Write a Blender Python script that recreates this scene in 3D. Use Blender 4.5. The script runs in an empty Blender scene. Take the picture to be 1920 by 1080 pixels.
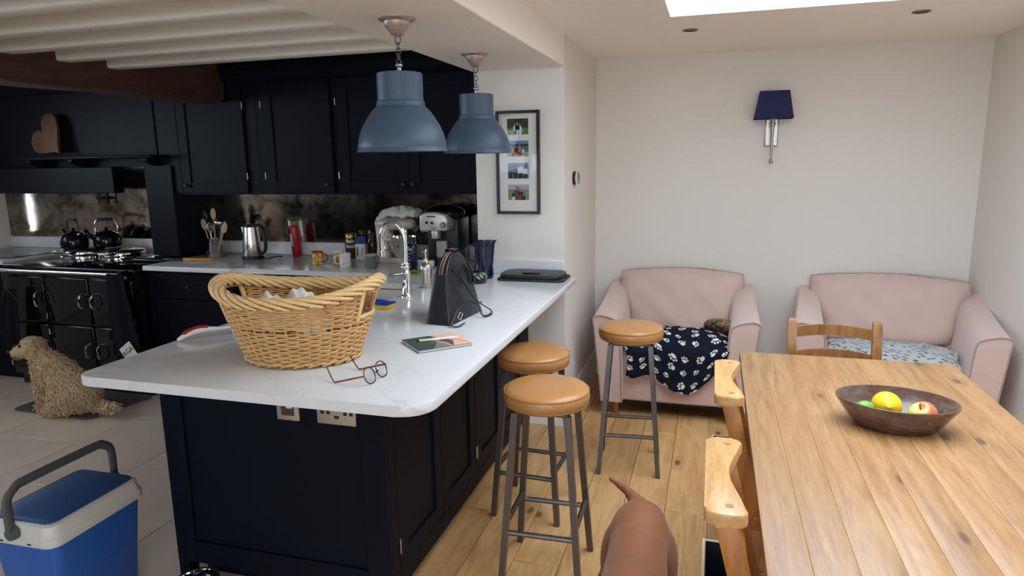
import bpy, bmesh, math, random
from mathutils import Vector as V, Matrix
PI = math.pi
random.seed(7)
SC = bpy.context.scene
COL = SC.collection

# ---------------------------------------------------------------- camera
def make_camera():
    yaw, pit, rol = math.radians(16.6706), math.radians(10.6942), math.radians(-0.9224)
    f = V((-math.sin(yaw)*math.cos(pit), math.cos(yaw)*math.cos(pit), -math.sin(pit)))
    r = V((math.cos(yaw), math.sin(yaw), 0)); u = r.cross(f)
    r2 = r*math.cos(rol)+u*math.sin(rol); u2 = -r*math.sin(rol)+u*math.cos(rol)
    m = Matrix((( r2.x, u2.x, -f.x, 0), (r2.y, u2.y, -f.y, 0), (r2.z, u2.z, -f.z, 1.575), (0, 0, 0, 1)))
    cd = bpy.data.cameras.new('camera'); co = bpy.data.objects.new('camera', cd); COL.objects.link(co)
    co.matrix_world = m; cd.sensor_width = 36; cd.lens = 36*1263.49/1920; cd.clip_start = .05
    SC.camera = co
make_camera()
# ---------------------------------------------------------------- sky, portals, exposure
W = bpy.data.worlds.new('overcast'); SC.world = W; W.use_nodes = True
bg = W.node_tree.nodes['Background']; bg.inputs[0].default_value = (.80, .92, 1.06, 1); bg.inputs[1].default_value = 3.2
def portal(name, loc, rot, sx, sy):
    l = bpy.data.lights.new(name, 'AREA'); l.shape = 'RECTANGLE'; l.size = sx; l.size_y = sy; l.cycles.is_portal = True
    o = bpy.data.objects.new(name, l); COL.objects.link(o); o.location = loc; o.rotation_euler = rot
SKX0, SKX1, SKY0, SKY1 = -.235, 1.20, 1.25, 3.545       # roof light opening
portal('skylight_portal', ((SKX0+SKX1)/2, (SKY0+SKY1)/2, 2.43), (0, 0, 0), SKX1-SKX0, SKY1-SKY0)
portal('garden_door_portal', (.38, -2.62, 1.06), (PI/2, 0, 0), 2.2, 2.12)
portal('kitchen_window_portal', (-5.77, 1.25, 1.725), (0, -PI/2, 0), .85, 3.4)
portal('kitchen_rear_portal', (-2.75, -2.62, 1.7), (PI/2, 0, 0), 1.9, .8)  # guides sky light through the added rear kitchen window
SC.view_settings.view_transform = 'Standard'; SC.view_settings.look = 'None'
SC.view_settings.exposure = 1.45; SC.view_settings.gamma = 1.0
SC.cycles.use_denoising = True
SC.cycles.diffuse_bounces = 6; SC.cycles.max_bounces = 14; SC.cycles.transparent_max_bounces = 16

# ---------------------------------------------------------------- materials
MATS = {}
def srgb(r, g, b):
    f = lambda c: (c/12.92 if c <= .04045 else ((c+.055)/1.055)**2.4)
    return (f(r/255), f(g/255), f(b/255))
class NT:
    def __init__(s, name):
        s.m = bpy.data.materials.new(name); s.m.use_nodes = True; s.t = s.m.node_tree; s.t.nodes.clear()
        s.out = s.n('ShaderNodeOutputMaterial'); s.b = s.n('ShaderNodeBsdfPrincipled'); s.l(s.b.outputs[0], s.out.inputs[0])
    def n(s, ty, **k):
        o = s.t.nodes.new(ty)
        for a, v in k.items(): setattr(o, a, v)
        return o
    def l(s, a, b): s.t.links.new(a, b)
    def val(s, x, sock):
        if hasattr(x, 'is_linked'): s.l(x, sock)
        else: sock.default_value = x
    def math(s, op, a, b=0.0, c=None):
        o = s.n('ShaderNodeMath', operation=op); s.val(a, o.inputs[0]); s.val(b, o.inputs[1])
        if c is not None: s.val(c, o.inputs[2])
        return o.outputs[0]
    def vmath(s, op, a, b):
        o = s.n('ShaderNodeVectorMath', operation=op); s.val(a, o.inputs[0]); s.val(b, o.inputs[1])
        return o.outputs[0] if op not in ('LENGTH', 'DISTANCE', 'DOT_PRODUCT') else o.outputs[1]
    def mix(s, f, a, b):
        o = s.n('ShaderNodeMix', data_type='RGBA'); s.val(f, o.inputs[0])
        for x, k in ((a, 6), (b, 7)): s.val((*x, 1) if isinstance(x, tuple) and len(x) == 3 else x, o.inputs[k])
        return o.outputs[2]
    def ramp(s, f, stops, mode='LINEAR'):
        o = s.n('ShaderNodeValToRGB'); o.color_ramp.interpolation = mode; e = o.color_ramp.elements
        while len(e) < len(stops): e.new(.5)
        for i, (p, c) in enumerate(stops): e[i].position = p; e[i].color = (*c, 1) if len(c) == 3 else c
        s.l(f, o.inputs[0]); return o.outputs[0]
    def coord(s, kind='Object', scale=(1, 1, 1), rnd=0.0, loc=(0, 0, 0), rot=(0, 0, 0)):
        tc = s.n('ShaderNodeTexCoord'); mp = s.n('ShaderNodeMapping'); mp.inputs[3].default_value = scale; mp.inputs[1].default_value = loc; mp.inputs[2].default_value = rot
        src = tc.outputs[kind]
        if rnd:
            oi = s.n('ShaderNodeObjectInfo'); c = s.n('ShaderNodeCombineXYZ')
            r = s.math('MULTIPLY', oi.outputs['Random'], rnd)
            for i in range(3): s.l(r, c.inputs[i])
            src = s.vmath('ADD', src, c.outputs[0])
        s.l(src, mp.inputs[0]); return mp.outputs[0]
    def noise(s, vec, scale=5, detail=4, rough=.55, dist=0.0):
        o = s.n('ShaderNodeTexNoise'); s.l(vec, o.inputs['Vector']); o.inputs['Scale'].default_value = scale
        o.inputs['Detail'].default_value = detail; o.inputs['Roughness'].default_value = rough; o.inputs['Distortion'].default_value = dist
        return o.outputs[0]
    def bump(s, h, strength=.2, dist=.01):
        o = s.n('ShaderNodeBump'); o.inputs['Strength'].default_value = strength; o.inputs['Distance'].default_value = dist
        s.l(h, o.inputs['Height']); s.l(o.outputs[0], s.b.inputs['Normal'])
    def fin(s, col=None, rough=None, metal=None, spec=None):
        if col is not None: s.val((*col, 1) if isinstance(col, tuple) and len(col) == 3 else col, s.b.inputs['Base Color'])
        if rough is not None: s.val(rough, s.b.inputs['Roughness'])
        if metal is not None: s.val(metal, s.b.inputs['Metallic'])
        if spec is not None: s.b.inputs['Specular IOR Level'].default_value = spec
        MATS[s.m.name] = s.m; return s.m
def mat(name, col, rough=.5, metal=0.0, var=.06, scale=12, bump=0.0, bscale=None, spec=.5, coat=0.0, sheen=0.0, trans=0.0, ior=1.45, emit=None, rvar=0.0):
    t = NT(name); v = t.coord('Object', rnd=7)
    n = t.noise(v, scale, 3)
    c = t.mix(n, tuple(max(0, x*(1-var)) for x in col), tuple(min(1, x*(1+var)) for x in col))
    if bump: t.bump(t.noise(v, bscale or scale*6, 3), bump, .004)
    r = rough
    if rvar: r = t.math('ADD', t.math('MULTIPLY', n, rvar), rough-rvar/2)
    t.fin(c, r, metal, spec)
    t.b.inputs['Coat Weight'].default_value = coat; t.b.inputs['Coat Roughness'].default_value = .08
    t.b.inputs['Sheen Weight'].default_value = sheen; t.b.inputs['Transmission Weight'].default_value = trans; t.b.inputs['IOR'].default_value = ior
    if emit: t.b.inputs['Emission Color'].default_value = (*emit[0], 1); t.b.inputs['Emission Strength'].default_value = emit[1]
    return t.m
def wood(name, dark, mid, light, stretch=(9, .9, 9), scale=1.6, rough=.4, knot=0.0, knotc=None, bump=.06, toneamt=.35, coat=0.0, seed=31):
    t = NT(name); v = t.coord('Object', stretch, rnd=seed)
    warp = t.noise(v, scale*.6, 2); n = t.noise(v, scale*2.2, 6, .62, .9)
    fine = t.noise(t.coord('Object', tuple(x*6 for x in stretch), rnd=seed), scale*2, 3)
    f = t.math('ADD', t.math('MULTIPLY', n, .72), t.math('MULTIPLY', fine, .28))
    c = t.ramp(f, [(.34, dark), (.5, mid), (.66, light)])
    oi = t.n('ShaderNodeObjectInfo')
    tone = t.math('ADD', t.math('MULTIPLY', oi.outputs['Random'], toneamt), 1-toneamt/2)
    hs = t.n('ShaderNodeHueSaturation'); t.l(tone, hs.inputs['Value']); t.l(c, hs.inputs['Color']); c = hs.outputs[0]
    if knot:
        kv = t.coord('Object', tuple((1.0 if x > 2 else .42)*knot for x in stretch), rnd=seed)
        vo = t.n('ShaderNodeTexVoronoi', voronoi_dimensions='2D'); t.l(kv, vo.inputs['Vector']); vo.inputs['Scale'].default_value = 1
        d = t.math('ADD', vo.outputs['Distance'], t.math('MULTIPLY', warp, .06))
        k = t.ramp(d, [(.065, (1, 1, 1)), (.10, (.42, .42, .42)), (.12, (.15, .15, .15)), (.15, (.3, .3, .3)), (.24, (0, 0, 0))])
        keep = t.math('GREATER_THAN', t.n_sep(vo.outputs['Color']), .55)
        c = t.mix(t.math('MULTIPLY', t.math('MULTIPLY', k, keep), .8), c, knotc or dark)
    t.bump(f, bump, .004)
    t.fin(c, rough); t.b.inputs['Coat Weight'].default_value = coat; t.b.inputs['Coat Roughness'].default_value = .25
    return t.m
def n_sep(s, c):
    o = s.n('ShaderNodeSeparateColor'); s.l(c, o.inputs[0]); return o.outputs[0]
NT.n_sep = n_sep

mat('wall_paint', (.70, .66, .60), .75, var=.012, scale=2, bump=.04, bscale=180)
mat('white_paint', (.83, .77, .70), .7, var=.012, scale=2, bump=.03, bscale=160)
mat('ceiling_paint', (.90, .84, .77), .7, var=.012, scale=2, bump=.03, bscale=160)
mat('beam_paint', (.70, .66, .58), .5, var=.03, scale=4, bump=.08, bscale=40)
mat('trim_white', (.80, .78, .74), .4, var=.02)
mat('navy', (.0036, .0052, .0102), .45, var=.12, scale=3, bump=.03, bscale=90, spec=.10)
mat('navy_dark', (.003, .004, .007), .5, var=.1, spec=.15)
mat('shade_blue', (.052, .088, .140), .42, var=.05, scale=6)
mat('shade_inner', (.30, .34, .38), .5)
mat('chrome', (.86, .86, .87), .06, 1, var=.02)
mat('steel', (.60, .57, .53), .24, 1, var=.05, scale=20)
mat('nickel', (.36, .33, .29), .33, 1, var=.05)
mat('rose_metal', (.50, .42, .37), .42, .75, var=.05)
mat('gunmetal', (.125, .110, .105), .34, .85, var=.15, scale=9)
mat('enamel', (.004, .0045, .006), .10, var=.1, spec=.38)
mat('black_plastic', (.012, .012, .014), .38, var=.1)
mat('black_gloss', (.006, .006, .007), .08, var=.1)
mat('rubber', (.022, .022, .025), .7, var=.15, bump=.1)
mat('iron', (.014, .014, .015), .45, .3, var=.2)
mat('tan_leather', (.42, .195, .065), .30, var=.16, scale=7, bump=.06, bscale=160, rvar=.1)
mat('tan_piping', (.36, .16, .055), .35, var=.1)
mat('bag_leather', (.013, .015, .023), .34, var=.15, bump=.08, bscale=220)
mat('copper_zip', (.55, .36, .27), .35, .8, var=.1, bump=.3, bscale=600)
mat('pink_velvet', (.56, .40, .355), .85, var=.07, scale=6, bump=.06, bscale=260, sheen=.35)
mat('pink_piping', (.40, .27, .25), .8, var=.05)
mat('sofa_underside', (.015, .013, .013), .9)
mat('linen_white', (.72, .74, .72), .85, var=.05, bump=.15, bscale=70)
mat('towel_dark', (.007, .0075, .010), .95, var=.25, bump=.3, bscale=120, spec=.1)
mat('glove_grey', (.55, .53, .49), .9, var=.06, bump=.15, bscale=120)
mat('ceramic_white', (.76, .75, .72), .15, var=.03)
mat('ceramic_sink', (.60, .56, .50), .18, var=.03)
mat('ceramic_blue', (.0055, .010, .038), .12, var=.45, scale=26, coat=.4)
mat('ceramic_grey', (.12, .13, .125), .4, var=.15)
mat('ceramic_mint', (.25, .42, .36), .25)
mat('ceramic_orange', (.60, .20, .03), .2)
mat('ceramic_red', (.42, .045, .03), .2)
mat('red_plastic', (.36, .012, .018), .32, var=.08)
mat('cream_enamel', (.55, .50, .43), .25, var=.03)
mat('cool_blue', (.020, .095, .36), .42, var=.05, bump=.05, bscale=300)
mat('cool_lid_blue', (.018, .062, .19), .45, var=.05, bump=.05, bscale=300)
mat('cool_white', (.60, .58, .52), .45, var=.03)
mat('cool_handle', (.075, .082, .078), .5, var=.1)
mat('sponge_blue', (.006, .045, .42), .9, var=.2, bump=.5, bscale=220)
mat('sponge_yellow', (.70, .46, .06), .9, var=.12, bump=.4, bscale=150)
mat('brush_blue', (.12, .42, .68), .6, var=.15)
mat('paper', (.68, .62, .62), .8, var=.05)
mat('cover_green', (.060, .088, .072), .5, var=.06)
mat('cover_sage', (.19, .24, .19), .5, var=.05)
mat('cover_peach', (.86, .52, .36), .55, var=.04)
mat('cover_coral', (.80, .28, .16), .5, var=.04)
mat('pen_white', (.78, .72, .74), .3)
mat('pen_green', (.55, .58, .36), .35)
mat('tortoise', (.20, .045, .018), .25, var=.5, scale=70)
mat('frame_dark', (.012, .014, .018), .25)
mat('fruit_lemon', (.86, .55, .015), .38, var=.06, bump=.18, bscale=170)
mat('fruit_lime', (.13, .40, .035), .35, var=.2, bump=.15, bscale=150)
mat('stem_brown', (.06, .045, .02), .8)
mat('dog_brown', (.215, .075, .024), .62, var=.16, scale=9, bump=.15, bscale=240, sheen=.12, spec=.35)
mat('dog_brown_dark', (.03, .012, .008), .5)
mat('dog_curly', (.50, .34, .19), .95, var=.28, scale=30, bump=.6, bscale=60)
mat('dog_fur', (.78, .57, .34), .9, var=.25, scale=22)
mat('dog_nose', (.012, .010, .010), .3)
mat('dog_muzzle', (.13, .078, .04), .9, var=.25)
mat('mat_grey', (.095, .085, .078), .95, var=.2, scale=25, bump=.4, bscale=160)
mat('shade_navy_cloth', (.010, .018, .075), .85, var=.1, bump=.2, bscale=260)
mat('shade_lining', (.10, .13, .24), .8)
mat('picture_frame', (.014, .011, .012), .35)
mat('mount_card', (.74, .73, .69), .8, var=.01)
def thin_glass(name, tint, refl):
    """Clear thin pane: lets light straight through and mirrors a little of it."""
    t = NT(name); tr = t.n('ShaderNodeBsdfTransparent'); tr.inputs[0].default_value = (*tint, 1)
    gl = t.n('ShaderNodeBsdfGlossy'); gl.inputs['Roughness'].default_value = .02
    lw = t.n('ShaderNodeLayerWeight'); lw.inputs[0].default_value = .25
    mx = t.n('ShaderNodeMixShader'); t.l(t.math('MULTIPLY', lw.outputs['Fresnel'], refl), mx.inputs[0]); t.l(tr.outputs[0], mx.inputs[1]); t.l(gl.outputs[0], mx.inputs[2]); t.l(mx.outputs[0], t.out.inputs[0])
    MATS[name] = t.m
thin_glass('frame_glass', (.99, .99, .99), .45)
thin_glass('lens', (.96, .97, .97), .9)
mat('socket_steel', (.52, .44, .36), .35, .8, var=.04)
mat('socket_dark', (.012, .008, .008), .5)
mat('socket_insert', (.05, .035, .035), .4)
mat('coffee_silver', (.60, .58, .55), .32, .4, var=.03)
mat('jar_glass_brown', (.07, .03, .014), .1, var=.2)
mat('gold_lid', (.45, .28, .08), .3, .9)
mat('label_white', (.62, .58, .52), .6)
mat('carton_white', (.60, .60, .57), .5)
mat('carton_blue', (.04, .07, .24), .5)
mat('carton_green', (.14, .26, .08), .5)
mat('carton_pink', (.5, .2, .22), .5)
mat('wood_spoon', (.42, .30, .18), .6, var=.1)
mat('orange_wood', (.58, .26, .055), .45, var=.15, scale=20)
mat('heart_wood', (.125, .048, .018), .5, var=.3, scale=9)
mat('olive_green', (.17, .24, .02), .8, var=.2)
mat('blue_towel', (.015, .04, .14), .9, var=.15, bump=.2)
mat('box_navy', (.010, .013, .024), .5)
mat('box_wood', (.60, .44, .27), .5, var=.08)
mat('garden_paving', (.42, .40, .36), .9, var=.1)
mat('garden_hedge', (.05, .09, .03), .9, var=.5, scale=5, bump=.5)
mat('downlight_ring', (.16, .12, .10), .4, .6)
mat('downlight_lamp', (.30, .26, .23), .3)
mat('leaf_pale', (.32, .38, .16), .3)
mat('skin_print', (.42, .22, .14), .6)
mat('print_black', (.012, .012, .016), .5)
mat('print_white', (.62, .62, .64), .5)
mat('print_sky', (.13, .25, .52), .5, var=.2, scale=60)
mat('print_grass', (.10, .20, .045), .5, var=.3, scale=120)
mat('print_trees', (.020, .036, .016), .5, var=.6, scale=200)
mat('print_sea', (.06, .17, .35), .5, var=.2, scale=80)
mat('print_sand', (.42, .32, .22), .5, var=.2, scale=80)
mat('print_brown', (.12, .045, .02), .5, var=.3, scale=120)
mat('print_hair', (.05, .022, .010), .6)
mat('print_field', (.22, .24, .05), .5, var=.2, scale=80)
mat('print_haze', (.38, .38, .46), .5, var=.1, scale=60)

wood('oak_floor', (.39, .20, .072), (.51, .285, .112), (.58, .35, .157), stretch=(7, .7, 7), rough=.38, knot=4.6, knotc=(.05, .02, .008), toneamt=.24)
wood('pine_top', (.25, .118, .042), (.355, .186, .072), (.43, .25, .112), stretch=(10, .8, 10), rough=.40, knot=5.5, knotc=(.10, .036, .012), toneamt=.30, coat=.12, seed=53)
wood('pine_leg', (.26, .10, .03), (.40, .17, .05), (.48, .23, .075), stretch=(9, 9, .9), rough=.4, toneamt=.1)
wood('chair_wood', (.30, .10, .018), (.44, .165, .032), (.52, .215, .05), stretch=(9, 9, .9), rough=.34, toneamt=.12)
wood('crest_wood', (.44, .22, .075), (.56, .31, .115), (.64, .385, .16), stretch=(9, 1.4, 9), rough=.3, toneamt=.08)
wood('old_chair_wood', (.17, .07, .022), (.29, .13, .042), (.36, .18, .065), stretch=(9, 9, .9), rough=.32, toneamt=.1)
wood('dark_timber', (.022, .009, .005), (.055, .022, .011), (.085, .036, .018), stretch=(6, .7, 6), rough=.6, bump=.25)
wood('bowl_wood', (.060, .028, .018), (.105, .056, .040), (.155, .10, .078), stretch=(3, 3, 9), scale=2, rough=.22, toneamt=0, coat=.4)
wood('seat_rush', (.10, .06, .03), (.17, .11, .05), (.22, .15, .08), stretch=(2, 40, 2), rough=.8)
mat('wicker', (.62, .37, .145), .48, var=.38, scale=26, bump=.1)
mat('wicker_rim', (.76, .52, .25), .42, var=.26, scale=30)
mat('wicker_inner', (.54, .30, .115), .5, var=.3, scale=26)

def quartz():
    t = NT('quartz'); v = t.coord('Object', (1, 1, 1))
    w = t.noise(v, 2.2, 5, .6); big = t.noise(v, .9, 3)
    o = t.n('ShaderNodeTexWave', wave_type='BANDS', bands_direction='DIAGONAL'); t.l(v, o.inputs['Vector']); o.inputs['Scale'].default_value = 1.3
    o.inputs['Distortion'].default_value = 14; o.inputs['Detail'].default_value = 5; o.inputs['Detail Scale'].default_value = 1.6; o.inputs['Detail Roughness'].default_value = .65
    vein = t.ramp(o.outputs[1], [(0, (1, 1, 1)), (.06, (.25, .25, .25)), (.13, (0, 0, 0))])
    m = t.math('MULTIPLY', vein, t.ramp(w, [(.42, (0, 0, 0)), (.66, (1, 1, 1))]))
    c = t.mix(big, (.66, .67, .68), (.71, .715, .71)); c = t.mix(t.math('MULTIPLY', m, .42), c, (.42, .42, .43))
    t.fin(c, .16, 0, .5)
quartz()
def tile_mat():
    t = NT('limestone'); v = t.coord('Object', (1, 1, 1), rnd=17)
    n = t.noise(v, 3.2, 5, .6); oi = t.n('ShaderNodeObjectInfo')
    c = t.ramp(n, [(.3, (.57, .475, .38)), (.7, (.67, .57, .47))])
    hs = t.n('ShaderNodeHueSaturation'); t.l(t.math('ADD', t.math('MULTIPLY', oi.outputs['Random'], .14), .93), hs.inputs['Value']); t.l(c, hs.inputs['Color'])
    t.bump(t.noise(v, 40, 3), .05, .003); t.fin(hs.outputs[0], .42)
tile_mat()
def mirror_mat():
    t = NT('antique_mirror'); v = t.coord('Object', (1, 1, 1))
    n = t.noise(v, 5.5, 6, .7, .6); s = t.ramp(n, [(.36, (.10, .085, .065)), (.56, (.40, .36, .31)), (.8, (.50, .47, .42))])
    t.fin(s, t.math('ADD', t.math('MULTIPLY', n, .16), .03), 1.0)
mirror_mat()
def paw_mat(name, base, ink, scale, soft=False):
    """Printed fleece: paw prints scattered over the cloth in its own UV space."""
    t = NT(name); tc = t.n('ShaderNodeTexCoord')
    sc = t.vmath('MULTIPLY', tc.outputs['UV'], (scale, scale, 0))
    vo = t.n('ShaderNodeTexVoronoi', voronoi_dimensions='2D'); t.l(sc, vo.inputs['Vector']); vo.inputs['Scale'].default_value = 1; vo.inputs['Randomness'].default_value = .42
    loc = t.vmath('SUBTRACT', sc, vo.outputs['Position'])
    ang = t.math('MULTIPLY', t.n_sep(vo.outputs['Color']), 6.283)
    ro = t.n('ShaderNodeVectorRotate', rotation_type='Z_AXIS'); t.l(loc, ro.inputs['Vector']); t.l(ang, ro.inputs['Angle'])
    siz = t.math('ADD', t.math('MULTIPLY', t.n_sep(vo.outputs['Color']), .45), .78)
    k = t.n('ShaderNodeVectorMath', operation='SCALE'); t.l(ro.outputs[0], k.inputs[0]); t.l(t.math('DIVIDE', 1.0, siz), k.inputs[3]); p = k.outputs[0]
    m = None
    for (x, y, rx, ry) in ((0, -.08, .17, .135), (-.21, .08, .06, .085), (-.08, .2, .06, .09), (.08, .2, .06, .09), (.21, .08, .06, .085)):
        q = t.vmath('DIVIDE', t.vmath('SUBTRACT', p, (x, y, 0)), (rx, ry, 1)); d = t.vmath('LENGTH', q, (0, 0, 0))
        m = d if m is None else t.math('MINIMUM', m, d)
    f = t.math('LESS_THAN', m, 1.0)
    fz = t.noise(t.coord('UV', (1, 1, 1)), 220, 2)
    t.bump(fz, .35, .004)
    t.fin(t.mix(f, base, ink), .95, None, .1)
paw_mat('paw_fleece', (.0085, .011, .021), (.66, .64, .58), 12.0)
def fleck_mat():
    t = NT('grey_fleece'); v = t.coord('UV', (26, 60, 1), rot=(0, 0, .25))
    vo = t.n('ShaderNodeTexVoronoi', voronoi_dimensions='2D'); t.l(v, vo.inputs['Vector']); vo.inputs['Scale'].default_value = 1
    f = t.math('LESS_THAN', vo.outputs['Distance'], .30)
    k = t.math('MULTIPLY', f, t.math('GREATER_THAN', t.n_sep(vo.outputs['Color']), .45))
    t.bump(t.noise(t.coord('UV'), 200, 2), .35, .004)
    t.fin(t.mix(k, (.40, .43, .43), (.045, .05, .06)), .95)
fleck_mat()
def cushion_mat():
    t = NT('tapestry'); v = t.coord('Object', (1, 1, 1)); n = t.noise(v, 45, 4)
    t.fin(t.ramp(n, [(.35, (.03, .035, .02)), (.45, (.10, .13, .05)), (.52, (.30, .10, .06)), (.6, (.28, .20, .11)), (.7, (.05, .04, .04))], 'CONSTANT'), .95)
cushion_mat()
def apple_mat():
    t = NT('fruit_apple'); v = t.coord('Object', (1, 1, 1))
    g = t.n('ShaderNodeSeparateXYZ'); t.l(v, g.inputs[0])
    n = t.noise(v, 30, 4)
    f = t.math('ADD', t.math('MULTIPLY', g.outputs[0], 11), t.math('ADD', t.math('MULTIPLY', n, .5), .22))
    t.fin(t.ramp(f, [(.2, (.62, .62, .12)), (.42, (.72, .46, .10)), (.62, (.72, .16, .045))]), .3); t.b.inputs['Coat Weight'].default_value = .3
apple_mat()
def mug_mat(name, stops, scale):
    t = NT(name); v = t.coord('Object', (1, 1, 1)); n = t.noise(v, scale, 2)
    t.fin(t.ramp(n, stops, 'CONSTANT'), .18)
mug_mat('mug_yellow_print', [(0, (.62, .56, .42)), (.40, (.62, .38, .02)), (.52, (.10, .07, .02)), (.56, (.60, .40, .03)), (.64, (.65, .60, .5))], 42)
mug_mat('mug_orange_print', [(0, (.40, .06, .02)), (.38, (.62, .30, .04)), (.54, (.04, .12, .20)), (.6, (.62, .40, .06))], 30)
mug_mat('mug_white_print', [(0, (.72, .70, .68)), (.58, (.62, .42, .46)), (.63, (.72, .70, .66)), (.70, (.10, .11, .08)), (.73, (.72, .7, .62))], 44)

# ---------------------------------------------------------------- mesh helpers
class B:
    """Collects shapes in one bmesh; .o() links them as one mesh object."""
    def __init__(s): s.bm = bmesh.new(); s.uv = None
    def _merge(s, vs): return vs
    def box(s, a, b, bev=0.0, seg=2):
        x0, y0, z0 = (min(a[i], b[i]) for i in range(3)); x1, y1, z1 = (max(a[i], b[i]) for i in range(3))
        v = [s.bm.verts.new(p) for p in ((x0,y0,z0),(x1,y0,z0),(x1,y1,z0),(x0,y1,z0),(x0,y0,z1),(x1,y0,z1),(x1,y1,z1),(x0,y1,z1))]
        fs = [s.bm.faces.new([v[i] for i in f]) for f in ((0,3,2,1),(4,5,6,7),(0,1,5,4),(1,2,6,5),(2,3,7,6),(3,0,4,7))]
        if bev: bmesh.ops.bevel(s.bm, geom=list({e for f in fs for e in f.edges}), offset=min(bev, .49*min(x1-x0, y1-y0, z1-z0)), segments=seg, affect='EDGES', profile=.5)
        return s
    def hull8(s, bot, top, bev=0.0, seg=2):
        """Box with free corners: four bottom and four top points, counter-clockwise."""
        v = [s.bm.verts.new(p) for p in list(bot)+list(top)]
        fs = [s.bm.faces.new([v[i] for i in f]) for f in ((0,3,2,1),(4,5,6,7),(0,1,5,4),(1,2,6,5),(2,3,7,6),(3,0,4,7))]
        if bev: bmesh.ops.bevel(s.bm, geom=list({e for f in fs for e in f.edges}), offset=bev, segments=seg, affect='EDGES', profile=.5)
        return s
    def loft(s, rings, cap=True, closed=True, loop=False):
        R = [[s.bm.verts.new(p) for p in r] for r in rings]; n = len(R[0]); m = len(R)
        for i in range(m if loop else m-1):
            a, b = R[i], R[(i+1) % m]
            for j in range(n if closed else n-1):
                k = (j+1) % n; s.bm.faces.new((a[j], a[k], b[k], b[j]))
        if cap and not loop and closed:
            s.bm.faces.new(R[0][::-1]); s.bm.faces.new(R[-1])
        return s
    def lathe(s, prof, c=(0, 0, 0), n=40, sx=1, sy=1, cap=True):
        return s.loft([[(c[0]+r*sx*math.cos(2*PI*k/n), c[1]+r*sy*math.sin(2*PI*k/n), c[2]+z) for k in range(n)] for r, z in prof], cap)
    def cyl(s, p0, p1, r0, r1=None, n=16): return s.tube([p0, p1], [r0, r0 if r1 is None else r1], n)
    def tube(s, pts, r, n=8, closed=False, cap=True, flat=None, up=None):
        """Tube along points; r a number or a list; flat=(a,b) scales the section's two axes."""
        P = [V(p) for p in pts]; m = len(P); rs = r if isinstance(r, (list, tuple)) else [r]*m
        T = []
        for i in range(m):
            a = P[i-1] if (i or closed) else P[i]; b = P[(i+1) % m] if (i < m-1 or closed) else P[i]
            T.append((b-a).normalized())
        u = V(up) if up else (V((0, 0, 1)) if abs(T[0].z) < .9 else V((1, 0, 0)))
        rings = []
        for i in range(m):
            t = T[i]; u = (u-t*u.dot(t))
            if up: u = V(up)-t*V(up).dot(t)
            if u.length < 1e-6: u = t.orthogonal()
            u.normalize(); w = t.cross(u); fa, fb = flat or (1, 1)
            off = PI/n if n == 4 else 0
            rings.append([P[i]+u*(rs[i]*fa*math.cos(2*PI*k/n+off))+w*(rs[i]*fb*math.sin(2*PI*k/n+off)) for k in range(n)])
        return s.loft(rings, cap and not closed, True, closed)
    def prism(s, poly, h0, h1, ax='z', bev=0.0, seg=2):
        f = {'z': lambda a, b, h: (a, b, h), 'y': lambda a, b, h: (a, h, b), 'x': lambda a, b, h: (h, a, b)}[ax]
        lo = [s.bm.verts.new(f(a, b, h0)) for a, b in poly]; hi = [s.bm.verts.new(f(a, b, h1)) for a, b in poly]; n = len(poly)
        fs = [s.bm.faces.new(lo[::-1]), s.bm.faces.new(hi)]+[s.bm.faces.new((lo[i], lo[(i+1) % n], hi[(i+1) % n], hi[i])) for i in range(n)]
        if bev:
            es = list(fs[0].edges)+list(fs[1].edges)
            bmesh.ops.bevel(s.bm, geom=es, offset=bev, segments=seg, affect='EDGES', profile=.5)
        return s
    def ball(s, c, r, sc=(1, 1, 1), n=20, m=12, rot=None):
        R = rot or Matrix.Identity(3); rings = []
        top = V(c)+R @ V((0, 0, r*sc[2])); bot = V(c)-R @ V((0, 0, r*sc[2]))
        for i in range(1, m):
            ph = PI*i/m
            rings.append([V(c)+R @ V((r*sc[0]*math.sin(ph)*math.cos(2*PI*k/n), r*sc[1]*math.sin(ph)*math.sin(2*PI*k/n), -r*sc[2]*math.cos(ph))) for k in range(n)])
        Rv = [[s.bm.verts.new(p) for p in q] for q in rings]; b = s.bm.verts.new(bot); t = s.bm.verts.new(top)
        for i in range(len(Rv)-1):
            for k in range(n): s.bm.faces.new((Rv[i][k], Rv[i][(k+1) % n], Rv[i+1][(k+1) % n], Rv[i+1][k]))
        for k in range(n): s.bm.faces.new((b, Rv[0][(k+1) % n], Rv[0][k])); s.bm.faces.new((t, Rv[-1][k], Rv[-1][(k+1) % n]))
        return s
    def grid(s, fn, nu, nv, uvscale=None):
        vs = [[s.bm.verts.new(fn(i/nu, j/nv)) for j in range(nv+1)] for i in range(nu+1)]
        uvl = s.bm.loops.layers.uv.verify() if uvscale else None
        for i in range(nu):
            for j in range(nv):
                f = s.bm.faces.new((vs[i][j], vs[i+1][j], vs[i+1][j+1], vs[i][j+1]))
                if uvl:
                    for lp, (a, b) in zip(f.loops, ((i, j), (i+1, j), (i+1, j+1), (i, j+1))): lp[uvl].uv = (a/nu*uvscale[0], b/nv*uvscale[1])
        return s
    def move(s, m):
        bmesh.ops.transform(s.bm, matrix=m, verts=s.bm.verts[:]); return s
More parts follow.
